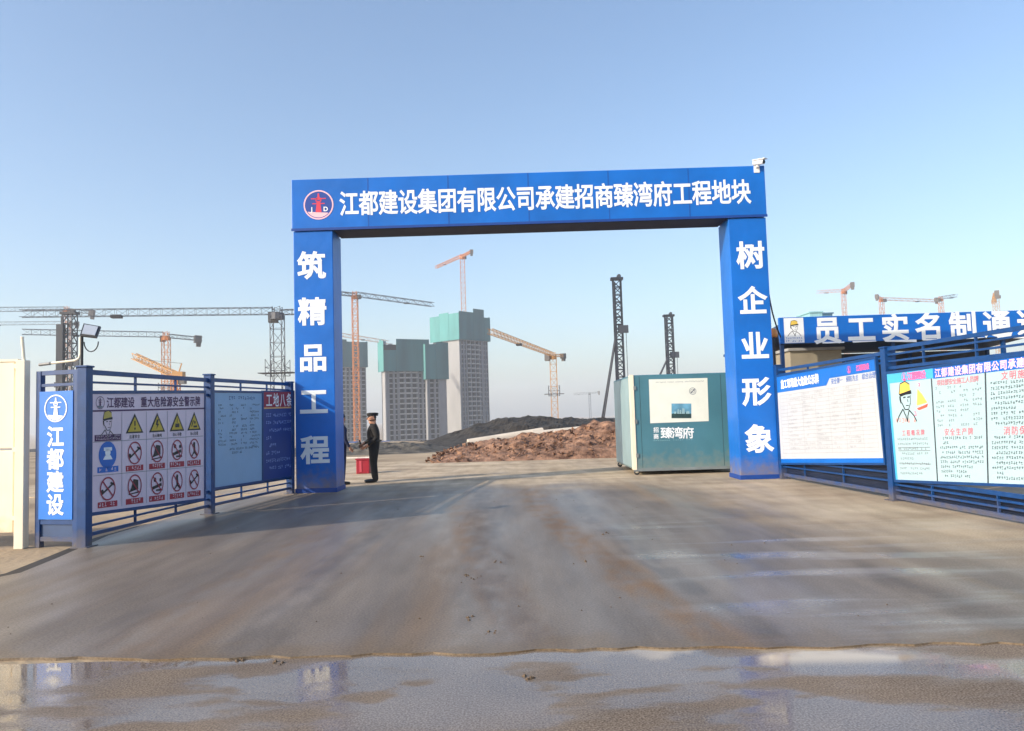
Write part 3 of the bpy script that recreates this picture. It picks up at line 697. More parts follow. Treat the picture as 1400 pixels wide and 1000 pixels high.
for i, c in enumerate('江都建设'): mb = MB(); B.text(mb, WHITE, c, .5, .645 - i * .176, .30, bold=.03, e=.003, wide=.95); mb.build('character', ps)

CREAM = mat('cream_steel', (246, 232, 204), .5, .06, 2, .12, 3, dirt=(.5, (190, 166, 130)))
CREAM2 = mat('white_steel', (238, 226, 202), .45, .05, 3)
hd = thing('hoarding_panel', (-7.6, 10.7, 0), 'cream steel site hoarding with white end post at left edge', 'hoarding')
for (z0, z1) in ((.20, 1.33), (1.36, 2.56)):
    mb = MB(); mb.box(-10.2, -6.95, 10.70, 10.76, z0, z1, CREAM)
    mb.build('panel', hd, bevel=.01)
mb = MB(); mb.box(-6.90, -6.77, 10.64, 10.77, -.02, 2.58, CREAM2); mb.build('end_post', hd, bevel=.008)
mb = MB(); mb.box(-10.2, -6.9, 10.69, 10.77, 2.565, 2.60, CREAM2); mb.build('top_rail', hd)
for z in (.4, 1.34, 2.5):
    mb = MB(); mb.box(-6.96, -6.89, 10.68, 10.72, z - .03, z + .03, CREAM2); mb.build('clip', hd)
mb = MB(); mb.tube((-6.82, 10.7, 2.58), (-6.85, 10.7, 2.91), .022, CREAM2, 10); mb.build('rod', hd)
mb = MB()
pp = [at(54, 499, 10.68), at(66, 497.5, 10.64), at(103, 493, 10.62), at(108, 490, 10.62), at(110, 484, 10.62), at(110, 462, 10.62)]
mb.path(pp, .017, CREAM2, 8); mb.tube(pp[0], pp[1] + (pp[1] - pp[0]) * .25, .022, mat('grey_fitting', (120, 120, 122), .5), 10)
tag(mb.build('conduit_pipe'), 'bent white conduit pipe running from the hoarding post to the floodlight', 'pipe')
fl = thing('floodlight', (-5.90, 10.6, 2.45), 'black square floodlight on a thin pole above the fence corner', 'floodlight')
t_ = at(112, 458, 10.62); bt = at(112, 511, 10.62)
mb = MB(); mb.tube((t_.x, 10.62, 2.30), (t_.x, 10.62, t_.z + .02), .02, STEEL_DARK, 10); mb.build('pole', fl)
mb = MB()
cc = [at(109.5, 458.5, 10.52), at(131.5, 461, 10.46), at(137, 446.5, 10.66), at(114.5, 442.5, 10.72)]
nn = (cc[1] - cc[0]).cross(cc[3] - cc[0]).normalized()
if nn.y > 0: nn = -nn
B = Board(*cc, nn); FLB = mat('lamp_housing', (34, 35, 38), .45, .15)
B.slab(mb, FLB, .025, -.02, -.02, 1.02, 1.02)
for i in range(6): B.slab(mb, FLB, .015, .2 + i * .10, .2, .23 + i * .10, .8, -.026)
mb.build('housing', fl, bevel=.006)
mb = MB(); B.slab(mb, mat('lamp_glass', (160, 168, 180), .3, .1, spec=.8), .01, .09, .10, .91, .9, .011); mb.build('glass', fl)
mb = MB(); mb.path([Vector((t_.x + .03 + .10 * (1 - math.cos(a_)), 10.62, t_.z - .1 - .14 * math.sin(a_))) for a_ in [i * math.pi / 8 for i in range(9)]], .008, STEEL_DARK, 6); mb.build('flex', fl)

# ------------------------------------------------------------------ teal cabin behind the right post
tb = thing('site_cabin', (4.3, 20.8, 0), 'teal site cabin on small wheels behind the right gate post', 'cabin')
TEAL = mat('teal_sheet', (70, 118, 132), .38, .14, .9, .16, 1.6, spec=.5, dirt=(.6, (132, 136, 124)))
TEAL_LIT = mat('sunlit_teal_sheet', (138, 162, 166), .4, .15, 1.2, .1, 2)  # paler teal for the left side: its sunlight is put into the colour
bx0, bx1, by0, by1, bz0, bz1 = 3.0, 5.62, 19.5, 22.8, .14, 2.53
mb = MB(); mb.box(bx0, bx1, by0, by1, bz0, bz1, TEAL); mb.build('body', tb, bevel=.02)
mb = MB(); mb.box(bx0 - .012, bx0 - .002, by0 + .25, by1 - .1, bz0 + .05, bz1 - .05, TEAL_LIT); mb.build('side_panel', tb)
mb = MB(); mb.box(bx0 - .02, bx0 + .07, by0 - .02, by0 + .07, bz0, bz1 + .01, CREAM2); mb.box(bx0 - .02, bx0 + .03, by0 + .12, by0 + .2, bz0, bz1, CREAM2); mb.build('corner_trim', tb)
mb = MB(); mb.box(bx0, bx1, by0 - .008, by0 + .05, bz0 - .04, bz0 + .03, mat('grey_rail', (120, 128, 130), .5, .2)); mb.build('bottom_rail', tb)
for (x, y) in ((bx0 + .08, by0 + .1), (bx0 + .08, by1 - .1), (bx1 - .1, by0 + .1), (bx1 - .1, by1 - .1)):
    mb = MB(); mb.lathe((x, y - .03, .072), [(.03, 0), (.07, .005), (.07, .055), (.03, .06)], STEEL_DARK, 14, 'y'); mb.box(x - .035, x + .035, y - .045, y - .035, .06, .15, CREAM2); mb.build('wheel', tb)
for x in (bx0 + .22, bx0 + 2.28):
    mb = MB(); mb.box(x - .006, x + .006, by0 - .003, by0 - .0005, bz0 + .04, bz1 - .04, mat('sheet_seam', (50, 84, 92), .6)); mb.build('panel_seam', tb)
for z in (.5, 1.35, 2.2):
    mb = MB(); mb.box(bx0 + .06, bx0 + .12, by0 - .03, by0 - .002, z - .05, z + .05, mat('grey_rail', (0, 0, 0))); mb.build('hinge', tb)
B = Board((bx0, by0, bz0), (bx1, by0, bz0), (bx1, by0, bz1), (bx0, by0, bz1), (0, -1, 0))
pu = lambda px, py: ((at(px, py, by0).x - bx0) / (bx1 - bx0), (at(px, py, by0).z - bz0) / (bz1 - bz0))
mb = MB(); (u0, v0), (u1, v1), (u2, v2), (u3, v3) = pu(889, 579), pu(969, 576), pu(967, 517), pu(887, 519)
B.poly(mb, mat('poster_white', (226, 228, 216), .5, .04), [(u0, v0), (u1, v1), (u2, v2), (u3, v3)], .004)
B.poly(mb, mat('dusk_sky_print', (96, 150, 176), .5, .3, 6), [pu(918, 572), pu(945, 572), pu(945, 552), pu(918, 552)], .006)
B.poly(mb, mat('dark_field_print', (38, 66, 66), .5, .4, 10), [pu(918, 572), pu(945, 572), pu(945, 566), pu(932, 563), pu(918, 566)], .008)
for (x, w, h) in ((923, 1.6, 3), (927, 1.2, 6), (930, 1.4, 5), (934, 2.2, 7), (940, 2.6, 3.5)): B.poly(mb, mat('pale_tower_print', (150, 184, 192), .5), [pu(x - w, 566), pu(x + w, 566), pu(x + w * .8, 566 - h), pu(x - w * .5, 566 - h * 1.1)], .0095)
u, v = pu(947, 535); B.ring(mb, GREYP, u, v, .09, .012, .006); B.ring(mb, GREYP, u, v, .055, .01, .006); B.line(mb, GREYP, u - .02, v - .02, u + .02, v + .02, .03, .006)
u, v = pu(930, 522); B.scribble(mb, GREYP, u - .24, v - .02, u + .24, v + .005, .03, .02, 1, random.Random(3), e=.006)
mb.build('poster', tb)
mb = MB()
for c, px, py, s_ in (('臻', 911, 592, .30), ('湾', 926, 592, .30), ('府', 941, 592, .30), ('招', 897, 588, .14), ('商', 897, 597, .14)):
    u, v = pu(px, py); B.text(mb, WHITE, c, u, v, s_, bold=.02, e=.004)
u, v = pu(921, 602); B.scribble(mb, mat('pale_teal_print', (150, 190, 195), .5), u - .2, v - .02, u + .2, v + .006, .025, .02, 1, random.Random(3), ch=.05)
mb.build('lettering', tb)

# ------------------------------------------------------------------ real-name passage canopy on the right
FY = 22.0
cp = thing('passage_canopy', (12.5, FY, 0), 'blue canopy fascia with large white characters above the right fence', 'canopy')
f0, f1 = at(1065, 471, FY), at(1065, 434, FY)
fx0, fx1, fz0, fz1 = f1.x, 17.2, 3.42, 4.18
mb = MB(); mb.box(fx0, fx1, FY, FY + .12, fz0, fz1, VINYL); mb.build('fascia', cp, bevel=.01)
B = Board((fx0, FY, fz0), (fx1, FY, fz0), (fx1, FY, fz1), (fx0, FY, fz1), (0, -1, 0))
fu = lambda px, py: ((at(px, py, FY).x - fx0) / (fx1 - fx0), (at(px, py, FY).z - fz0) / (fz1 - fz0))
mb = MB()
for i, c in enumerate('员工实名制通道'):
    u, v = fu(1131 + i * 46.4, 451.5 - i * 1.7); B.text(mb, WHITE, c, u, v, .80, bold=.032, ext=.015, e=.003, wide=1.02)
mb.build('lettering', cp)
mb = MB(); u0, v0 = fu(1073, 470); u1, v1 = fu(1098, 434.5); B.rect(mb, WHITE, u0, max(.02, v0), u1, min(.97, v1), .004)
u, v = fu(1086, 450); portrait(B, mb, u, .58, .46, BLACKP, mat('cap_yellow', (0, 0, 0)), None, e=.006)
B.scribble(mb, BLUEP, u0 + .003, .05, u1 - .003, .24, .05, .03, 1, random.Random(6), e=.006, ch=.055); mb.build('portrait_panel', cp)
r = random.Random(21); mb = MB(); x = fx0 + 1.2
while x < fx1 - 1:
    w = r.uniform(.5, 1.3); h = r.uniform(.03, .10); mb.face([(x, FY - .015, fz0 - .03), (x + w, FY - .02, fz0 - .05 + r.uniform(-.02, .05)), (x + w, FY - .012, fz0 + h * .15), (x + w * .4, FY - .012, fz0 + h * .2), (x, FY - .012, fz0 + .02)], WHITE); x += w + r.uniform(.0, .5)
mb.build('torn_edge', cp)
ROOFM = mat('canopy_roof', (60, 84, 120), .6, .15, 1)
mb = MB(); mb.hexa([(fx0, FY + .12, 3.9), (fx1, FY + .12, 3.9), (fx1, FY + 6, 3.5), (fx0, FY + 6, 3.5), (fx0, FY + .12, 3.98), (fx1, FY + .12, 3.98), (fx1, FY + 6, 3.58), (fx0, FY + 6, 3.58)], ROOFM); mb.build('roof', cp)
mb = MB(); mb.box(fx0 + 2.0, fx1, FY + 5.6, FY + 5.7, 0, 3.45, mat('passage_back', (70, 76, 92), .7, .2, 1)); mb.build('back_wall', cp)
for x in (fx0 + .1, fx0 + 3.3, fx0 + 6.5, fx1 - .2):
    for y in (FY + .18, FY + 5.4): mb = MB(); mb.box(x - .05, x + .05, y - .05, y + .05, -.02, 3.42 if y > FY + 1 else 3.88, NAVY); mb.build('post', cp)
gc = thing('guard_hut', (8.7, 25, 0), 'cream cabin wall showing under the canopy fascia left end', 'hut')
mb = MB(); mb.box(8.35, 9.9, FY + 1.0, FY + 4.4, .02, 3.28, mat('hut_beige', (150, 140, 122), .7, .1)); mb.build('wall', gc, bevel=.01)
mb = MB(); mb.box(8.28, 9.97, FY + .92, FY + 4.47, 3.28, 3.36, mat('hut_roof', (160, 160, 160), .6)); mb.build('roof', gc)
mb = MB(); mb.box(8.7, 9.5, FY + .985, FY + .999, 1.1, 2.2, mat('hut_glass', (60, 74, 90), .1, .1, spec=.8)); mb.build('window', gc)
# small roofs seen above the fascia
for (px0, px1, py0, y, lab) in ((1107, 1124, 428, 70, 'small pale teal rooftop unit peeping above the canopy fascia'), (1124, 1138, 429.5, 74, 'small grey blue rooftop unit beside the pale teal one')):
    a, b = at(px0, py0, y), at(px1, py0, y); o = thing('rooftop_unit', ((a.x + b.x) / 2, y, 0), lab, 'site cabin')
    mtl = mat('pale_teal_roof' if px0 < 1120 else 'grey_blue_roof', (150, 196, 204) if px0 < 1120 else (88, 124, 148), .6)
    mb = MB(); mb.box(a.x, b.x, y, y + 3, terrain(a.x, y), a.z, mtl); mb.build('wall', o); mb = MB(); mb.box(a.x - .1, b.x + .1, y - .1, y + 3.1, a.z, a.z + .12, mtl); mb.build('roof', o)
# leaning dark beam and orange lamp behind the right post
p = at(1057, 456, 19.0); wl = thing('warning_lamp', (p.x, 19.0, 0), 'orange warning lamp on a post just behind the right gate post', 'lamp')
mb = MB(); mb.tube((p.x, 19.0, 0), (p.x, 19.0, p.z - .1), .035, STEEL_DARK, 8); mb.build('pole', wl)
mb = MB(); mb.lathe((p.x, 19.0, p.z - .1), [(.09, 0), (.11, .05), (.1, .16), (.05, .22)], mat('lamp_orange', (232, 150, 80), .35, .1), 14); mb.build('lamp_shade', wl, smooth=True)

# ------------------------------------------------------------------ people
def skin_body(name, V, E, mats, pick, parent, root_i=0, lvl=2):
    me = bpy.data.meshes.new(name); me.from_pydata([v[0] for v in V], E, [])
    o = bpy.data.objects.new(name, me); COL.objects.link(o)
    md = o.modifiers.new('s', 'SKIN'); md.use_smooth_shade = True
    sv = me.skin_vertices[0].data
    for i, v in enumerate(V):
        rr = v[1] if isinstance(v[1], tuple) else (v[1], v[1]); sv[i].radius = rr; sv[i].use_root = (i == root_i)
    sd = o.modifiers.new('d', 'SUBSURF'); sd.levels = lvl; sd.render_levels = lvl
    dg = bpy.context.evaluated_depsgraph_get(); dg.update()
    m2 = bpy.data.meshes.new_from_object(o.evaluated_get(dg)); o.modifiers.clear(); old = o.data; o.data = m2; bpy.data.meshes.remove(old)
    m2.materials.clear()
    for mt in mats: m2.materials.append(mt)
    for p_ in m2.polygons: p_.use_smooth = True; p_.material_index = pick(p_.center)
    o.parent = parent
    return o
UNI = mat('dark_uniform', (34, 31, 30), .85, .25, 9, .3, 40)
UNIB = mat('navy_uniform', (26, 34, 66), .85, .25, 9, .3, 40)
SKINM = mat('skin', (196, 142, 112), .55, .06, 20)
SHOE = mat('black_shoe', (18, 17, 17), .35, .1)
def person(loc, rotz, cloth, label, arms):
    root = thing('person', loc, label, 'person')
    root.rotation_euler = (0, 0, rotz)
    V = []; E = []
    def add(p, r_, prev=None):
        V.append((Vector(p), r_))
        if prev is not None: E.append((prev, len(V) - 1))
        return len(V) - 1
    pel = add((0, 0, .95), (.135, .155)); wa = add((0, 0, 1.10), (.125, .145), pel); ch = add((-.01, 0, 1.27), (.14, .175), wa); uc = add((0, 0, 1.40), (.12, .15), ch)
    nk = add((-.005, 0, 1.49), .06, uc); h0 = add((-.015, 0, 1.555), .066, nk); h1 = add((-.025, 0, 1.63), (.098, .08), h0); h2 = add((-.015, 0, 1.70), (.10, .082), h1); add((-.01, 0, 1.755), (.07, .06), h2)
    ns = add((-.115, 0, 1.63), .018, h1); add((-.135, 0, 1.618), .012, ns)                     # nose
    add((-.09, 0, 1.565), .03, h0)                                                                # chin
    for s_ in (-1, 1): add((-.01, s_ * .088, 1.635), .022, h1)                                    # ears
    for s_ in (-1, 1):
        hp = add((0, s_ * .085, .86), .10, pel); th = add((-.01, s_ * .09, .68), .088, hp); kn = add((-.012, s_ * .092, .49), .07, th); sh = add((.0, s_ * .092, .28), .066, kn)
        an = add((.015, s_ * .092, .10), .062, sh); he = add((.03, s_ * .094, .045), .045, an); ba = add((-.10, s_ * .10, .04), (.045, .04), he); add((-.19, s_ * .105, .032), .03, ba)
        el, wr, pa, fg = arms[s_]
        so = add((.0, s_ * .185, 1.41), .075, uc); e_ = add(el, .054, so); w_ = add(wr, .036, e_); p_ = add(pa, (.036, .022), w_)
        d = (Vector(pa) - Vector(wr)).normalized(); sd_ = d.cross(Vector(fg)).normalized()
        for k, ln in zip((-1.5, -.5, .5, 1.5), (.075, .088, .083, .065)):
            a_ = add(Vector(pa) + d * .04 + sd_ * k * .018, .0095, p_); b_ = add(Vector(pa) + d * (.04 + ln * .5) + sd_ * k * .019 + Vector(fg) * .012, .009, a_); add(Vector(pa) + d * (.04 + ln * .85) + sd_ * k * .019 + Vector(fg) * .04, .008, b_)
        t1 = add(Vector(pa) - d * .01 - sd_ * .04 * s_, .011, p_); add(Vector(pa) + d * .035 - sd_ * .055 * s_, .009, t1)
    wrs = [Vector(arms[s_][1]) for s_ in (-1, 1)]
    hds = [Vector(arms[s_][2]) for s_ in (-1, 1)]
    def pick(c):
        if c.z > 1.585 and c.x > .012 + max(0, 1.66 - c.z) * .35: return 3
        if c.z > 1.505: return 1
        if c.z < .085: return 2
        for w, h in zip(wrs, hds):
            if (c - h).length < .12 and (c - w).dot(h - w) > .0 and (c.x < -.155 or abs(c.y) > .2 or (c - h).length < .045): return 1
        return 0
    body = skin_body('body', V, E, [cloth, SKINM, SHOE, mat('dark_hair', (22, 20, 20), .7, .2, 60)], pick, root)
    ROOT[body.name] = (0, 0, 0)
    return root, body
arms_g = {1: ((.0, .245, 1.15), (-.17, .13, 1.0), (-.215, .07, .97), (0, -1, -.3)), -1: ((.05, -.25, 1.14), (-.11, -.215, .97), (-.165, -.19, .925), (-.3, .8, 0))}
gp = ground(512, 659.5)
g_, body = person((gp.x, gp.y, 0), R(14), UNI, 'security guard in dark uniform and peaked cap standing sideways inside the gate', arms_g)
g_.scale = (1.36, 1.16, 1.0)
CAPM = mat('cap_cloth', (28, 27, 29), .8, .2, 12)
def local(mb, name, par, **k):
    o = mb.build(name, None, **k); o.parent = par; return o
mb = MB(); mb.lathe((-.012, 0, 1.70), [(.101, 0), (.106, .04), (.112, .062), (.098, .078), (.05, .088)], CAPM, 20)
vs = [(-.06, -.095, 1.715), (-.06, .095, 1.715)]
pts_t = [(-.085 - .14 * math.cos(a_) , .098 * math.sin(a_), 1.712 - .028 * math.cos(a_)) for a_ in [R(x) for x in range(-90, 91, 18)]]
mb.mesh(pts_t + [(x, y, z - .012) for x, y, z in pts_t], [tuple(range(11)), tuple(range(21, 10, -1))] + [(i, i + 11, i + 12, i + 1) for i in range(10)], CAPM)
local(mb, 'cap', body, smooth=False)
mb = MB(); mb.lathe((0, 0, 1.035), [(.165, 0), (.165, .045)], SHOE, 20); bo = local(mb, 'belt', body)
for v in bo.data.vertices: v.co.x *= .93
mb = MB(); mb.tube((-.245, .05, .98), (-.265, .03, 1.09), .014, SHOE, 8); mb.tube((-.245, .05, .98), (-.24, .055, .90), .022, SHOE, 8)
o = mb.build('handset'); o.location = (gp.x, gp.y, 0); o.rotation_euler = (0, 0, R(14)); o.scale = (1.36, 1.16, 1); tag(o, 'black handset held in the hand of the capped guard', 'radio')
mb = MB()
for y in (.215, -.215): mb.box(-.03, .04, y - .02, y + .02, 1.30, 1.36, mat('badge_silver', (160, 165, 160), .4))
local(mb, 'sleeve_badge', body)
arms_p = {1: ((.0, .25, 1.14), (-.10, .27, .95), (-.15, .26, .90), (0, -1, -.2)), -1: ((.03, -.26, 1.14), (.0, -.26, .88), (-.01, -.25, .80), (-.5, .5, 0))}
pp = ground(472, 663.5)
p2, body2 = person((pp.x - .12, pp.y + .15, 0), R(215), UNIB, 'person in navy clothes half hidden behind the left gate post', arms_p)
mb = MB(); mb.lathe((-.008, 0, 1.675), [(.104, 0), (.106, .04), (.09, .085), (.04, .105)], BLACKP, 18); local(mb, 'hair', body2, smooth=True)

# red barrier box and pale boom beside the guard
rb = ground(496.5, 648)
bb = thing('barrier_box', (rb.x, rb.y, 0), 'bright red metal box on the ground beside the guard', 'box')
REDB = mat('red_paint', (150, 24, 44), .45, .12, 4)
mb = MB(); mb.box(rb.x - .21, rb.x + .19, rb.y, rb.y + .42, 0.0, .41, REDB); mb.build('body', bb, bevel=.02)
mb = MB(); mb.box(rb.x - .235, rb.x + .215, rb.y - .02, rb.y + .44, .41, .45, REDB); mb.build('lid', bb, bevel=.01)
mb = MB(); mb.box(rb.x - .11, rb.x - .04, rb.y - .012, rb.y - .001, .05, .39, mat('red_stripe_pale', (190, 70, 84), .5)); mb.build('stripe', bb)
mb = MB(); a, b = at(466, 627, rb.y + .2), at(512, 622, rb.y + .2); a.z = b.z = .475; mb.bar(a, b, .05, .035, mat('boom_white', (232, 226, 214), .5))
tag(mb.build('boom_pole'), 'short white pole lying across the red box', 'pole')

# ------------------------------------------------------------------ soil mounds and piles behind the gate
def mound(name, x0, x1, y0, y1, crest, amp, mt, label, cat, nx=120, ny=40, seed=1, sharp=1.0):
    from mathutils import noise
    vs = []
    for j in range(ny + 1):
        for i in range(nx + 1):
            u, v = i / nx, j / ny; x = x0 + (x1 - x0) * u; y = y0 + (y1 - y0) * v
            prof = math.sin(math.pi * min(1, v * 1.0)) ** sharp
            h = crest(x) * prof
            e_ = min(1, 7 * u, 7 * (1 - u), 5 * v, 5 * (1 - v))
            nv = noise.fractal(Vector((x * .55, y * .55, seed)), 1.0, 2.1, 5) * amp + noise.noise(Vector((x * 4, y * 4, seed))) * amp * .22
            vs.append((x, y, terrain(x, y) - .05 + max(0, h + nv * e_ * min(1, h + .3)) * (1 if e_ > 0 else 0)))
    n = nx + 1
    mb = MB(); mb.mesh(vs, [(j * n + i, j * n + i + 1, (j + 1) * n + i + 1, (j + 1) * n + i) for j in range(ny) for i in range(nx)], mt)
    return tag(mb.build(name), label, cat)
RED = mat('red_soil', (114, 76, 58), .97, .6, 2.6, 1.0, 12, c2=(172, 132, 106))
DARK = mat('dark_soil', (44, 40, 38), .97, .4, 1.2, 1.0, 5, c2=(62, 56, 50))
def pl(tab):
    def f(x):
        if x <= tab[0][0]: return tab[0][1]
        for (a, za), (b, zb) in zip(tab, tab[1:]):
            if x <= b: return za + (zb - za) * (x - a) / (b - a)
        return tab[-1][1]
    return f
mound('red_soil_mound', -3.1, 12, 27.2, 36, pl([(-3.6, 0), (-2.2, .45), (0, .72), (2.2, .95), (4.2, 1.25), (12, 1.3)]), .36, RED, 'low mound of reddish clods of soil across the opening', 'soil mound', 200, 70, 3, .8)
mound('dark_soil_mound', -8.5, 16, 42, 74, pl([(-8.5, 0), (-6.0, .1), (-4.5, .5), (-2.5, 1.05), (0, 1.4), (2, 1.35), (4, 1.15), (8, 1.0), (16, .9)]), .3, DARK, 'long dark heap of earth in front of the tall tower', 'soil mound', 160, 60, 9, .9)
mound('rubble_heap', -15, -3.2, 36, 46, pl([(-15, .2), (-9, .35), (-6, .45), (-4.6, .35), (-3.2, 0)]), .4, mat('rubble_soil', (62, 58, 54), .97, .5, 1.5, 1.0, 6, c2=(112, 104, 92)), 'low grey heap of rubble behind the guard', 'soil mound', 120, 40, 15)
r = random.Random(31); mb = MB()
for k in range(1500):
    x, y = r.uniform(-3.2, 9), r.uniform(27.4, 31.5); s_ = r.choice((.015, .02, .03, .03, .05, .07, .12)) * r.uniform(.7, 1.2)
    z = terrain(x, y) + pl([(-3.6, 0), (-2.2, .45), (0, .72), (2.2, .95), (4.2, 1.25), (12, 1.3)])(x) * math.sin(math.pi * (y - 27.2) / 8.8) ** .8
    pts = [Vector((r.uniform(-1, 1), r.uniform(-1, 1), r.uniform(-.6, 1))) * s_ + Vector((x, y, z)) for _ in range(6)]
    mb.mesh(pts, [(0, 1, 2), (0, 2, 3), (0, 3, 4), (1, 2, 5), (2, 3, 5), (3, 4, 5), (0, 1, 4), (1, 4, 5)], RED)
tag(mb.build('soil_clods'), kind='stuff')
PILE = mat('pile_concrete', (206, 194, 178), .8, .1, 2)
for k, (a, b, lab) in enumerate((((640, 607.5, 33.5), (742, 591.5, 34.5), 'pale concrete pile lying on the red soil, left end lower'), ((728, 597, 32.6), (826, 586.5, 33.4), 'pale concrete pile lying on the red soil below the piling rig'))):
    mb = MB(); A_, B_ = at(*a), at(*b); mb.tube(A_, B_, .22, PILE, 16); d = (B_ - A_).normalized(); mb.tube(A_ - d * .003, A_ + d * .02, .12, STEEL_DARK, 12)
    tag(mb.build('concrete_pile', smooth=False), lab, 'concrete pile', 'concrete piles on the red soil')

# ------------------------------------------------------------------ trusses, cranes, piling rigs
def lattice(mb, p, q, w, h, n, t, mt, upv=None, dt=None):
    p = Vector(p); q = Vector(q); d = (q - p); L_ = d.length; d.normalize()
    upv = upv or (Vector((0, 0, 1)) if abs(d.z) < .9 else Vector((0, 1, 0)))
    a = d.cross(upv).normalized() * (w / 2); b = a.cross(d).normalized() * (h / 2); dt = dt or t * .6
    cs = [-a - b, a - b, a + b, -a + b]
    for c in cs: mb.bar(p + c, q + c, t, t, mt)
    for i in range(n):
        s0, s1 = p + d * (L_ * i / n), p + d * (L_ * (i + 1) / n)
        for k in range(4):
            c0, c1 = cs[k], cs[(k + 1) % 4]
            if i % 2: c0, c1 = c1, c0
            mb.bar(s0 + c0, s1 + c1, dt, dt, mt); mb.bar(s0 + cs[k], s0 + cs[(k + 1) % 4], dt, dt, mt)
CR_PINK = mat('crane_faded_red', (192, 120, 66), .6, .1); CR_GREY = mat('crane_grey', (84, 86, 94), .6, .1); CR_YEL = mat('crane_yellow', (186, 136, 76), .6, .1)
CR_DARK = mat('crane_dark', (52, 52, 58), .6, .1); CW = mat('counterweight_grey', (104, 100, 98), .8, .15)
def crane(label, mast_px, top_py, Y, jib_end, counter_end, mw, jw, mt, jmt=None, base=None, th=.2, mast_n=None, cabin=True, group='tower cranes over the building site', sec=None):
    """jib_end, counter_end: (px, py, Y) of the ends of the two arms; all at real distances"""
    T = at(mast_px, top_py, Y); zb = terrain(T.x, Y) if base is None else base
    jmt = jmt or mt
    c = thing('tower_crane', (T.x, Y, zb), label, 'crane', group)
    n = mast_n or max(6, int((T.z - zb) / (mw * 1.15)))
    th *= .6
    mb = MB(); lattice(mb, (T.x, Y, zb), T, mw, mw, n, th, mt); mb.build('mast', c)
    J = at(*jib_end); d = (J - T).normalized()
    mb = MB(); lattice(mb, T + d * .8 + Vector((0, 0, jw * .6)), J + Vector((0, 0, jw * .4)), jw, jw * 1.0, max(8, int((J - T).length / (jw * 1.5))), th * .7, jmt, dt=th * .35); mb.build('jib', c)
    K = at(*counter_end); dk = (K - T).normalized()
    mb = MB(); lattice(mb, T + dk * .8 + Vector((0, 0, jw * .4)), K + Vector((0, 0, jw * .3)), jw, jw * .7, max(4, int((K - T).length / (jw * 1.4))), th * .8, jmt); mb.build('counter_jib', c)
    mb = MB(); mb.bar(K - dk * .2 + Vector((0, 0, jw * .2)), K - dk * 2.2 + Vector((0, 0, jw * .2)), jw * 1.1, jw * 1.5, CW); mb.bar(K - dk * .4 + Vector((0, 0, -jw * .8)), K - dk * 1.6 + Vector((0, 0, -jw * .8)), jw * .8, jw * 1.0, CW); mb.build('counterweight', c)
    mb = MB(); mb.tube(T - Vector((0, 0, mw * .4)), T + Vector((0, 0, jw * .3)), mw * .6, mt, 10); mb.build('slewing_ring', c)
    mb = MB(); lattice(mb, T + Vector((0, 0, jw * .3)), T + Vector((0, 0, jw * 1.25)), mw * .7, mw * .7, 2, th * .8, mt); mb.build('tower_head', c)
    if cabin:
        s_ = d.cross(Vector((0, 0, 1))).normalized(); o = T + s_ * mw * .8 + Vector((0, 0, -.2))
        mb = MB(); mb.bar(o, o + d * 1.6, 1.3, 1.8, CW); mb.build('operator_cab', c)
    if mw < 2 and Y < 240:
        zc = zb + (T.z - zb) * .62; w_ = mw * 1.7
        mb = MB(); lattice(mb, (T.x, Y, zc - 1.4), (T.x, Y, zc + 1.4), w_, w_, 2, th * .7, CR_DARK); mb.bar((T.x - w_ * .9, Y, zc - .9), (T.x + w_ * .9, Y, zc - .9), w_, .12, CR_DARK); mb.build('climbing_frame', c)
    P = T + (J - T) * .62
    mb = MB(); mb.bar(P + Vector((0, 0, -.1)), P + d * 1.6 + Vector((0, 0, -.1)), jw * 1.1, .5, CR_DARK); mb.build('trolley', c)
    return c
crane('grey tower crane with a long level jib left of the gate post', 379, 431, 130, (28, 433, 122), (440, 429, 131), 1.9, 1.15, CR_GREY, th=.20)
crane('faded red tower crane whose counterweight hangs above the left fence', 227, 462, 230, (30, 457, 213), (276, 466, 236), 1.9, 1.5, CR_PINK, CR_GREY, th=.26)
crane('faint tower crane jib crossing the sky at far left with its end block', 91, 426, 300, (-60, 426, 288), (130, 430, 302), 1.9, 1.6, CR_PINK, CR_GREY, th=.24)
crane('thin grey tower crane with lower jib reaching out of the left edge', 96, 444, 350, (-60, 445, 345), (109, 444, 352), 1.8, 1.4, CR_GREY, th=.2)
crane('pinkish tower crane with tall mast just inside the left gate post', 485, 406, 330, (592, 419, 366), (456, 402, 320), 2.3, 1.9, CR_PINK, CR_GREY, th=.44)
crane('tower crane partly behind the left gate post with a low jib', 430, 455, 430, (531, 470, 465), (412, 452, 425), 2.0, 1.9, CR_PINK, th=.3)
crane('orange tower crane standing on top of the tallest tower', 632, 352, 492, (596, 367, 565), (645, 345, 460), 2.8, 1.7, CR_PINK, base=55, th=.38)
crane('yellow tower crane right of the tallest tower with jib coming forward', 756, 488, 205, (670, 456, 140), (772, 488, 213), 1.7, .95, CR_YEL, th=.19)
crane('distant red tower crane with short raised arm above the canopy lettering', 1153, 400, 420, (1118, 401, 455), (1166, 390, 395), 1.9, 1.7, CR_PINK, th=.26)
crane('distant red tower crane with long pink jib above the canopy fascia', 1205, 411, 430, (1281, 413, 445), (1198, 406, 420), 2.0, 1.5, CR_PINK, th=.26)
crane('distant grey red crane with short level arm between two others', 1286, 410, 410, (1308, 406, 395), (1279, 411, 415), 1.9, 1.5, CR_PINK, CR_GREY, th=.26)
crane('distant orange tower crane seen end on at far right', 1361, 406, 430, (1358, 416, 500), (1363, 402, 405), 2.4, 2.0, CR_YEL, th=.26)
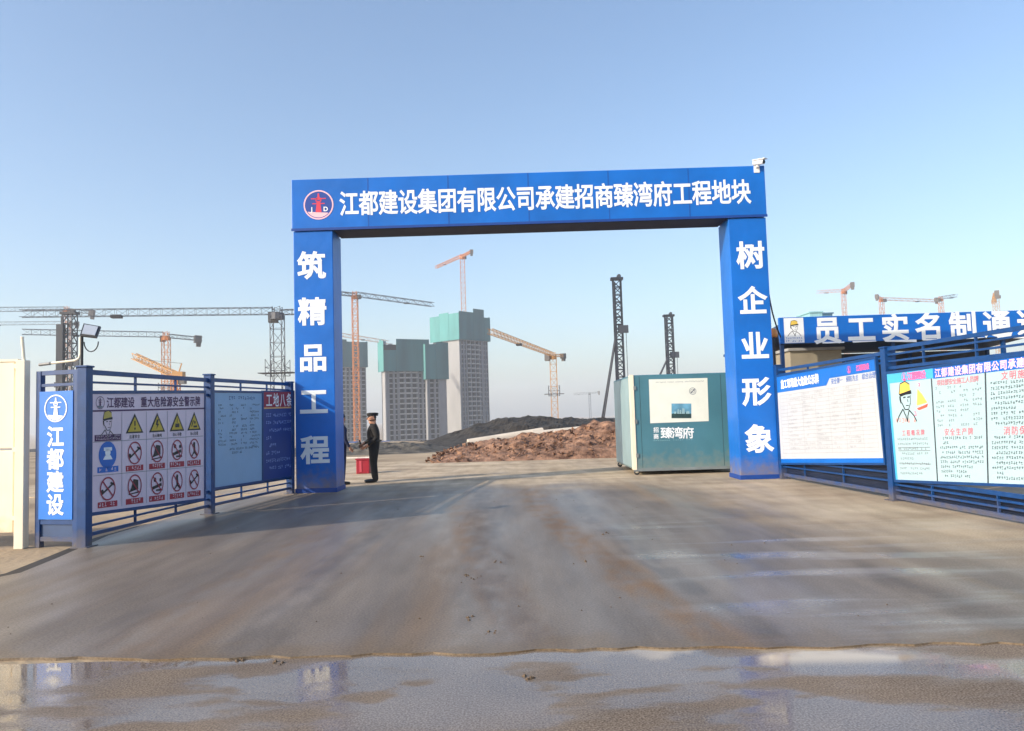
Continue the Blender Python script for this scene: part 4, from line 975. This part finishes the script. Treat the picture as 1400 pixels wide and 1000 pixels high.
crane('tiny faint crane low over the horizon beyond the opening', 806, 539, 900, (784, 540, 905), (820, 537, 895), 2.2, 2.0, CR_GREY, th=.34, cabin=False)
# luffing crane
T = at(240, 513, 200); J = at(183, 487, 214); zb = terrain(T.x, 200)
c = thing('luffing_crane', (T.x, 200, zb), 'small yellow luffing crane with its arm raised above the left fence', 'crane', 'tower cranes over the building site')
mb = MB(); lattice(mb, (T.x, 200, zb), T, 1.7, 1.7, 16, .26, CR_PINK); mb.build('mast', c)
mb = MB(); lattice(mb, T, J, 1.3, 1.5, 12, .2, CR_YEL); mb.build('jib', c)
mb = MB(); mb.box(T.x - .5, T.x + 2.2, 199, 201, T.z - 1.2, T.z + .8, CR_YEL); mb.build('machine_deck', c)
mb = MB(); mb.box(T.x + 1.0, T.x + 2.6, 199.2, 200.8, T.z - 2.4, T.z - 1.2, CW); mb.build('counterweight', c)
mb = MB(); mb.bar(T + Vector((.8, 0, .5)), T + Vector((1.6, 0, 3.0)), .25, .25, CR_YEL); mb.bar(T + Vector((1.6, 0, 3.0)), T.lerp(J, .8), .1, .1, CR_DARK); mb.build('stay', c)

RIG = mat('rig_dark_steel', (38, 42, 54), .55, .2, 1)
RIG2 = mat('rig_ram', (62, 66, 76), .5, .2)
def piling_rig(label, px, top_py, Y, w, stay_px, solid, th):
    T = at(px, top_py, Y); zb = terrain(T.x, Y)
    g = thing('piling_rig', (T.x, Y, zb), label, 'piling rig', 'piling rigs on the site')
    H_ = T.z - zb
    mb = MB(); lattice(mb, (T.x, Y, zb + .8), T, w, w, int(H_ / (w * 1.0)), th, RIG, dt=th * .8); mb.build('leader_mast', g)
    mb = MB(); mb.box(T.x - w * .5, T.x - w * .3, Y - w * .75, Y - w * .55, zb + 1.2, T.z - .5, RIG); mb.build('guide_rail', g)
    mb = MB(); mb.bar(T + Vector((-w * .8, 0, .2)), T + Vector((w * .8, 0, .2)), w, .5, RIG); mb.tube(T + Vector((w * .3, -.4, .7)), T + Vector((w * .3, .4, .7)), .4, RIG2, 10); mb.build('head_block', g)
    zm = zb + H_ * .66
    for s_ in (-1, 1):
        mb = MB(); a = Vector((T.x - w * .3, Y + s_ * .3, zm)); b = at(stay_px, 578, Y); b = Vector((b.x, Y + s_ * 1.6, zb + 1.4)); mb.tube(a, b, .17, RIG, 8); mb.build('back_stay', g)
    mb = MB(); mb.box(T.x - .2, T.x + w * 1.2, Y - .9, Y - .5, zm - .3, zm + 1.2, RIG2); mb.bar((T.x + w * .9, Y - .7, zm), (T.x + w * .9, Y - .7, zm - H_ * .35), .1, .1, RIG2); mb.build('hammer', g)
    sx_ = at(stay_px, 578, Y).x
    mb = MB(); mb.box(min(sx_, T.x) - 2, max(sx_, T.x) - .8, Y - 1.5, Y + 1.5, zb + 1.0, zb + 3.2, RIG2); mb.build('machine_house', g)
    for s_ in (-1, 1): mb = MB(); mb.box(min(sx_, T.x) - 2.4, T.x + .8, Y + s_ * 1.7 - .4, Y + s_ * 1.7 + .4, zb, zb + 1.0, RIG); mb.build('crawler_track', g, bevel=.2)
    if solid:
        mb = MB(); x1 = T.x - w * .55; mb.box(x1 - 1.3, x1, Y - .6, Y + .4, zb + 1, T.z - 2.0, RIG)
        for i in range(7): mb.box(x1 - 1.55, x1 + .15, Y - .7, Y + .5, zb + 3 + i * 2.4, zb + 4.0 + i * 2.4, RIG)
        mb.build('drill_stem', g)
    return g
piling_rig('taller dark piling rig with lattice mast inside the gate opening', 843, 383, 150, 1.5, 822, False, .2)
piling_rig('shorter dark piling rig behind the teal cabin', 914, 433, 195, 1.75, 866, False, .24)
piling_rig('black piling rig with twin mast behind the floodlight pole', 95.5, 430, 150, 1.9, 60, True, .17)

# ------------------------------------------------------------------ tower blocks under construction
NET = mat('teal_safety_net', (26, 84, 92), .8, .18, .12, 0, 1, stretch=(1, 1, .15), c2=(50, 112, 118))
NET_LIT = mat('sunlit_safety_net', (84, 146, 146), .8, .12, .2, 0, 1, stretch=(1, 1, .2))  # same net, with the sunlight on the left faces put into its colour
TCON = mat('tower_concrete', (156, 155, 156), .9, .1, .15, 0, 1, stretch=(1, 1, .3))
TCON2 = mat('tower_concrete_grey', (116, 118, 126), .9, .12, .2)
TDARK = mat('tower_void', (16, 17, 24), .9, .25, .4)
def tower(label, px, Y, theta, wl, wr, top_py, wall_top_py, bays, zb, left_blank=True, net_up=((0, 1, 0),), extra=0.0, depth=None):
    C0 = at(px, 500, Y); o = Vector((C0.x, Y, 0)); A = Vector((math.cos(theta), math.sin(theta), 0)); B_ = Vector((-math.sin(theta), math.cos(theta), 0))
    zt, zw = at(px, top_py, Y).z, at(px, wall_top_py, Y).z
    t = thing('tower_block', (C0.x, Y, zb), label, 'building', 'tower blocks under construction')
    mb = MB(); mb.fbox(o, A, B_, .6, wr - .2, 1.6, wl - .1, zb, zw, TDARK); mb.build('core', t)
    if left_blank:
        mb = MB(); mb.fbox(o, A, B_, 0, .6, 0, wl * .62, zb, zw, TCON); mb.build('end_wall', t)
        mb = MB(); mb.fbox(o, A, B_, .9, 1.4, wl * .66, wl, zb, zw - 2, TCON); mb.build('end_wall', t)
        mb = MB(); mb.fbox(o, A, B_, .2, .6, wl * .62 + .02, wl * .66 - .02, zb, zw, TDARK); mb.build('recess', t)
    else:
        mb = MB(); mb.fbox(o, A, B_, 0, .6, 0, wl, zb, zw, TCON); mb.build('end_wall', t)
    nfl = int((zw - zb) / 3.0)
    for i in range(nfl):
        z = zb + 3.0 * i
        mb = MB(); mb.fbox(o, A, B_, .6, wr, .5, 1.65, z, z + .3, TCON)
        for k, (a0, a1, typ) in enumerate(bays):
            if typ == 'b': mb.fbox(o, A, B_, wr * a0, wr * a1, -.55, .56, z, z + .22, TCON2); mb.fbox(o, A, B_, wr * a0, wr * a1, -.55, -.42, z + .22, z + .85, TCON)
            elif typ == 's': mb.fbox(o, A, B_, wr * a0, wr * a1, .6, .9, z + .3, z + .75, TCON2)
        mb.build('floor_slab', t)
    edges = sorted({a for b in bays for a in b[:2]})
    for a in edges:
        mb = MB(); mb.fbox(o, A, B_, max(.62, wr * a - .28), min(wr, wr * a + .28), .1, 1.66, zb, zw, TCON2); mb.build('pier', t)
    for (a0, a1, typ) in bays:
        if typ == 'w': mb = MB(); mb.fbox(o, A, B_, wr * a0 + .4, wr * a1 - .4, .3, 1.6, zb, zw, TCON2); mb.build('wall_strip', t)
    # safety netting round the top storeys: separate screens of unequal height
    g = 1.0
    for (a0, a1, dz) in net_up:
        mb = MB(); mb.fbox(o, A, B_, -g + (wr + 2 * g) * a0, -g + (wr + 2 * g) * a1 - .08, -g - .7, -g - .45, zw - 3, zt + dz, NET); mb.build('net_screen', t)
    for k, (b0, b1, dz) in enumerate(((0, .34, 0), (.345, .67, 1.0), (.675, 1, -.4))):
        mb = MB(); mb.fbox(o, A, B_, -g - .25, -g, -g - .4 + (wl + 2 * g) * b0, -g - .4 + (wl + 2 * g) * b1, zw - 3, zt + dz - (.0 if extra == 0 else 1), NET_LIT); mb.build('net_screen', t)
    mb = MB(); mb.fbox(o, A, B_, wr + g - .25, wr + g, -g - .4, wl + g, zw - 3, zt - 1, NET); mb.build('net_screen', t)
    mb = MB(); mb.fbox(o, A, B_, 0, wr, 0, wl, zw, zt - 2.2, TDARK)
    r = random.Random(int(px))
    for i in range(14):
        a_, b_ = r.uniform(.5, wr - .5), r.uniform(.5, wl - .5); mb.fbox(o, A, B_, a_, a_ + r.choice((.3, 2.0)), b_, b_ + .4, zt - 2.2, zt + r.uniform(-1.5, 1.6), TCON)
    mb.build('top_storey', t)
    return t
TB = [(.02, .07, 'w'), (.07, .15, 's'), (.17, .24, 's'), (.26, .38, 'b'), (.40, .54, 'b'), (.56, .68, 'b'), (.70, .78, 's'), (.80, .84, 'w'), (.84, .91, 's'), (.92, 1, 's')]
tower('tallest tower block wrapped in teal netting at its top', 628.5, 480, R(48), 25, 26, 428, 458, TB, -13, net_up=((0, .45, 1), (.45, .8, 3.5), (.8, 1, -1.5)), extra=0)
tower('lower tower block with teal netting whose left screen hangs lower', 526, 440, R(28), 8, 26, 466, 501, [(0, .08, 'w'), (.09, .2, 's'), (.22, .3, 's'), (.33, .46, 'b'), (.48, .61, 'b'), (.63, .76, 'b'), (.79, .88, 's'), (.9, 1, 's')], -14, net_up=((0, .27, -5.5), (.27, 1, 1.0)))
tower('narrow lower tower block squeezed between two taller netted ones', 583, 449, R(28), 5, 12.5, 471, 512, [(0, .12, 'w'), (.14, .4, 's'), (.44, .62, 's'), (.66, 1, 'w')], -14, net_up=((0, .45, 0), (.45, 1, 1.2)))
TB3 = [(0, .08, 'w'), (.1, .2, 's'), (.22, .34, 'b'), (.36, .48, 'b'), (.5, .58, 's'), (.6, .72, 'b'), (.74, .86, 'b'), (.88, 1, 's')]
tower('tower block half hidden behind the left gate post', 446, 520, R(30), 16, 28, 464, 496, TB3, -13, net_up=((0, .5, 0), (.5, 1, -1.5)))
# site fence and low sheds in the hollow
for (px0, px1, py, Y, c_, lab) in ((470, 520, 604, 120, (60, 90, 150), 'low blue site fence far behind the guard'), (545, 600, 612, 70, (70, 110, 116), 'low teal sheeted stack beyond the rubble heap')):
    a, b = at(px0, py, Y), at(px1, py, Y); z = terrain(a.x, Y)
    o = thing('site_fence' if Y > 100 else 'sheeted_stack', ((a.x + b.x) / 2, Y, z), lab, 'fence' if Y > 100 else 'stack')
    M_ = mat('site_fence_blue' if Y > 100 else 'sheet_teal', c_, .6, .3, .8)
    k = 0; x = a.x
    r = random.Random(3)
    while x < b.x:
        w = r.uniform(.9, 1.6); mb = MB(); mb.box(x, x + w - .04, Y, Y + .6, z, a.z + r.uniform(-.25, .1), M_); mb.build('panel', o); x += w
for (px, py, w, h, Y, lab) in ((788, 577, 4, 3.5, 330, 'small white shed on the horizon left of the piling rig'), (797, 575, 2.4, 5, 340, 'narrow white silo on the horizon left of the piling rig')):
    a = at(px, py, Y); z = terrain(a.x, Y); o = thing('distant_shed', (a.x, Y, z), lab, 'shed')
    mb = MB(); mb.box(a.x - w / 2, a.x + w / 2, Y, Y + 4, z, a.z, CREAM2); mb.build('wall', o)
    mb = MB(); mb.hexa([(a.x - w / 2 - .2, Y - .2, a.z), (a.x + w / 2 + .2, Y - .2, a.z), (a.x + w / 2 + .2, Y + 4.2, a.z), (a.x - w / 2 - .2, Y + 4.2, a.z), (a.x - .2, Y - .2, a.z + 1), (a.x + .2, Y - .2, a.z + 1), (a.x + .2, Y + 4.2, a.z + 1), (a.x - .2, Y + 4.2, a.z + 1)], CW); mb.build('roof', o)

# ------------------------------------------------------------------ haze
HM = bpy.data.materials.new('haze'); HM.use_nodes = True; nt = HM.node_tree
nt.nodes.remove(nt.nodes['Principled BSDF'])
pv = nt.nodes.new('ShaderNodeVolumePrincipled'); pv.inputs['Color'].default_value = (.90, .94, 1.0, 1); pv.inputs['Density'].default_value = .00042; pv.inputs['Anisotropy'].default_value = .2
nt.links.new(pv.outputs[0], nt.nodes['Material Output'].inputs['Volume'])
mb = MB(); mb.box(-3400, 3400, -80, 3400, -18, 130, HM)
tag(mb.build('haze'), kind='stuff')
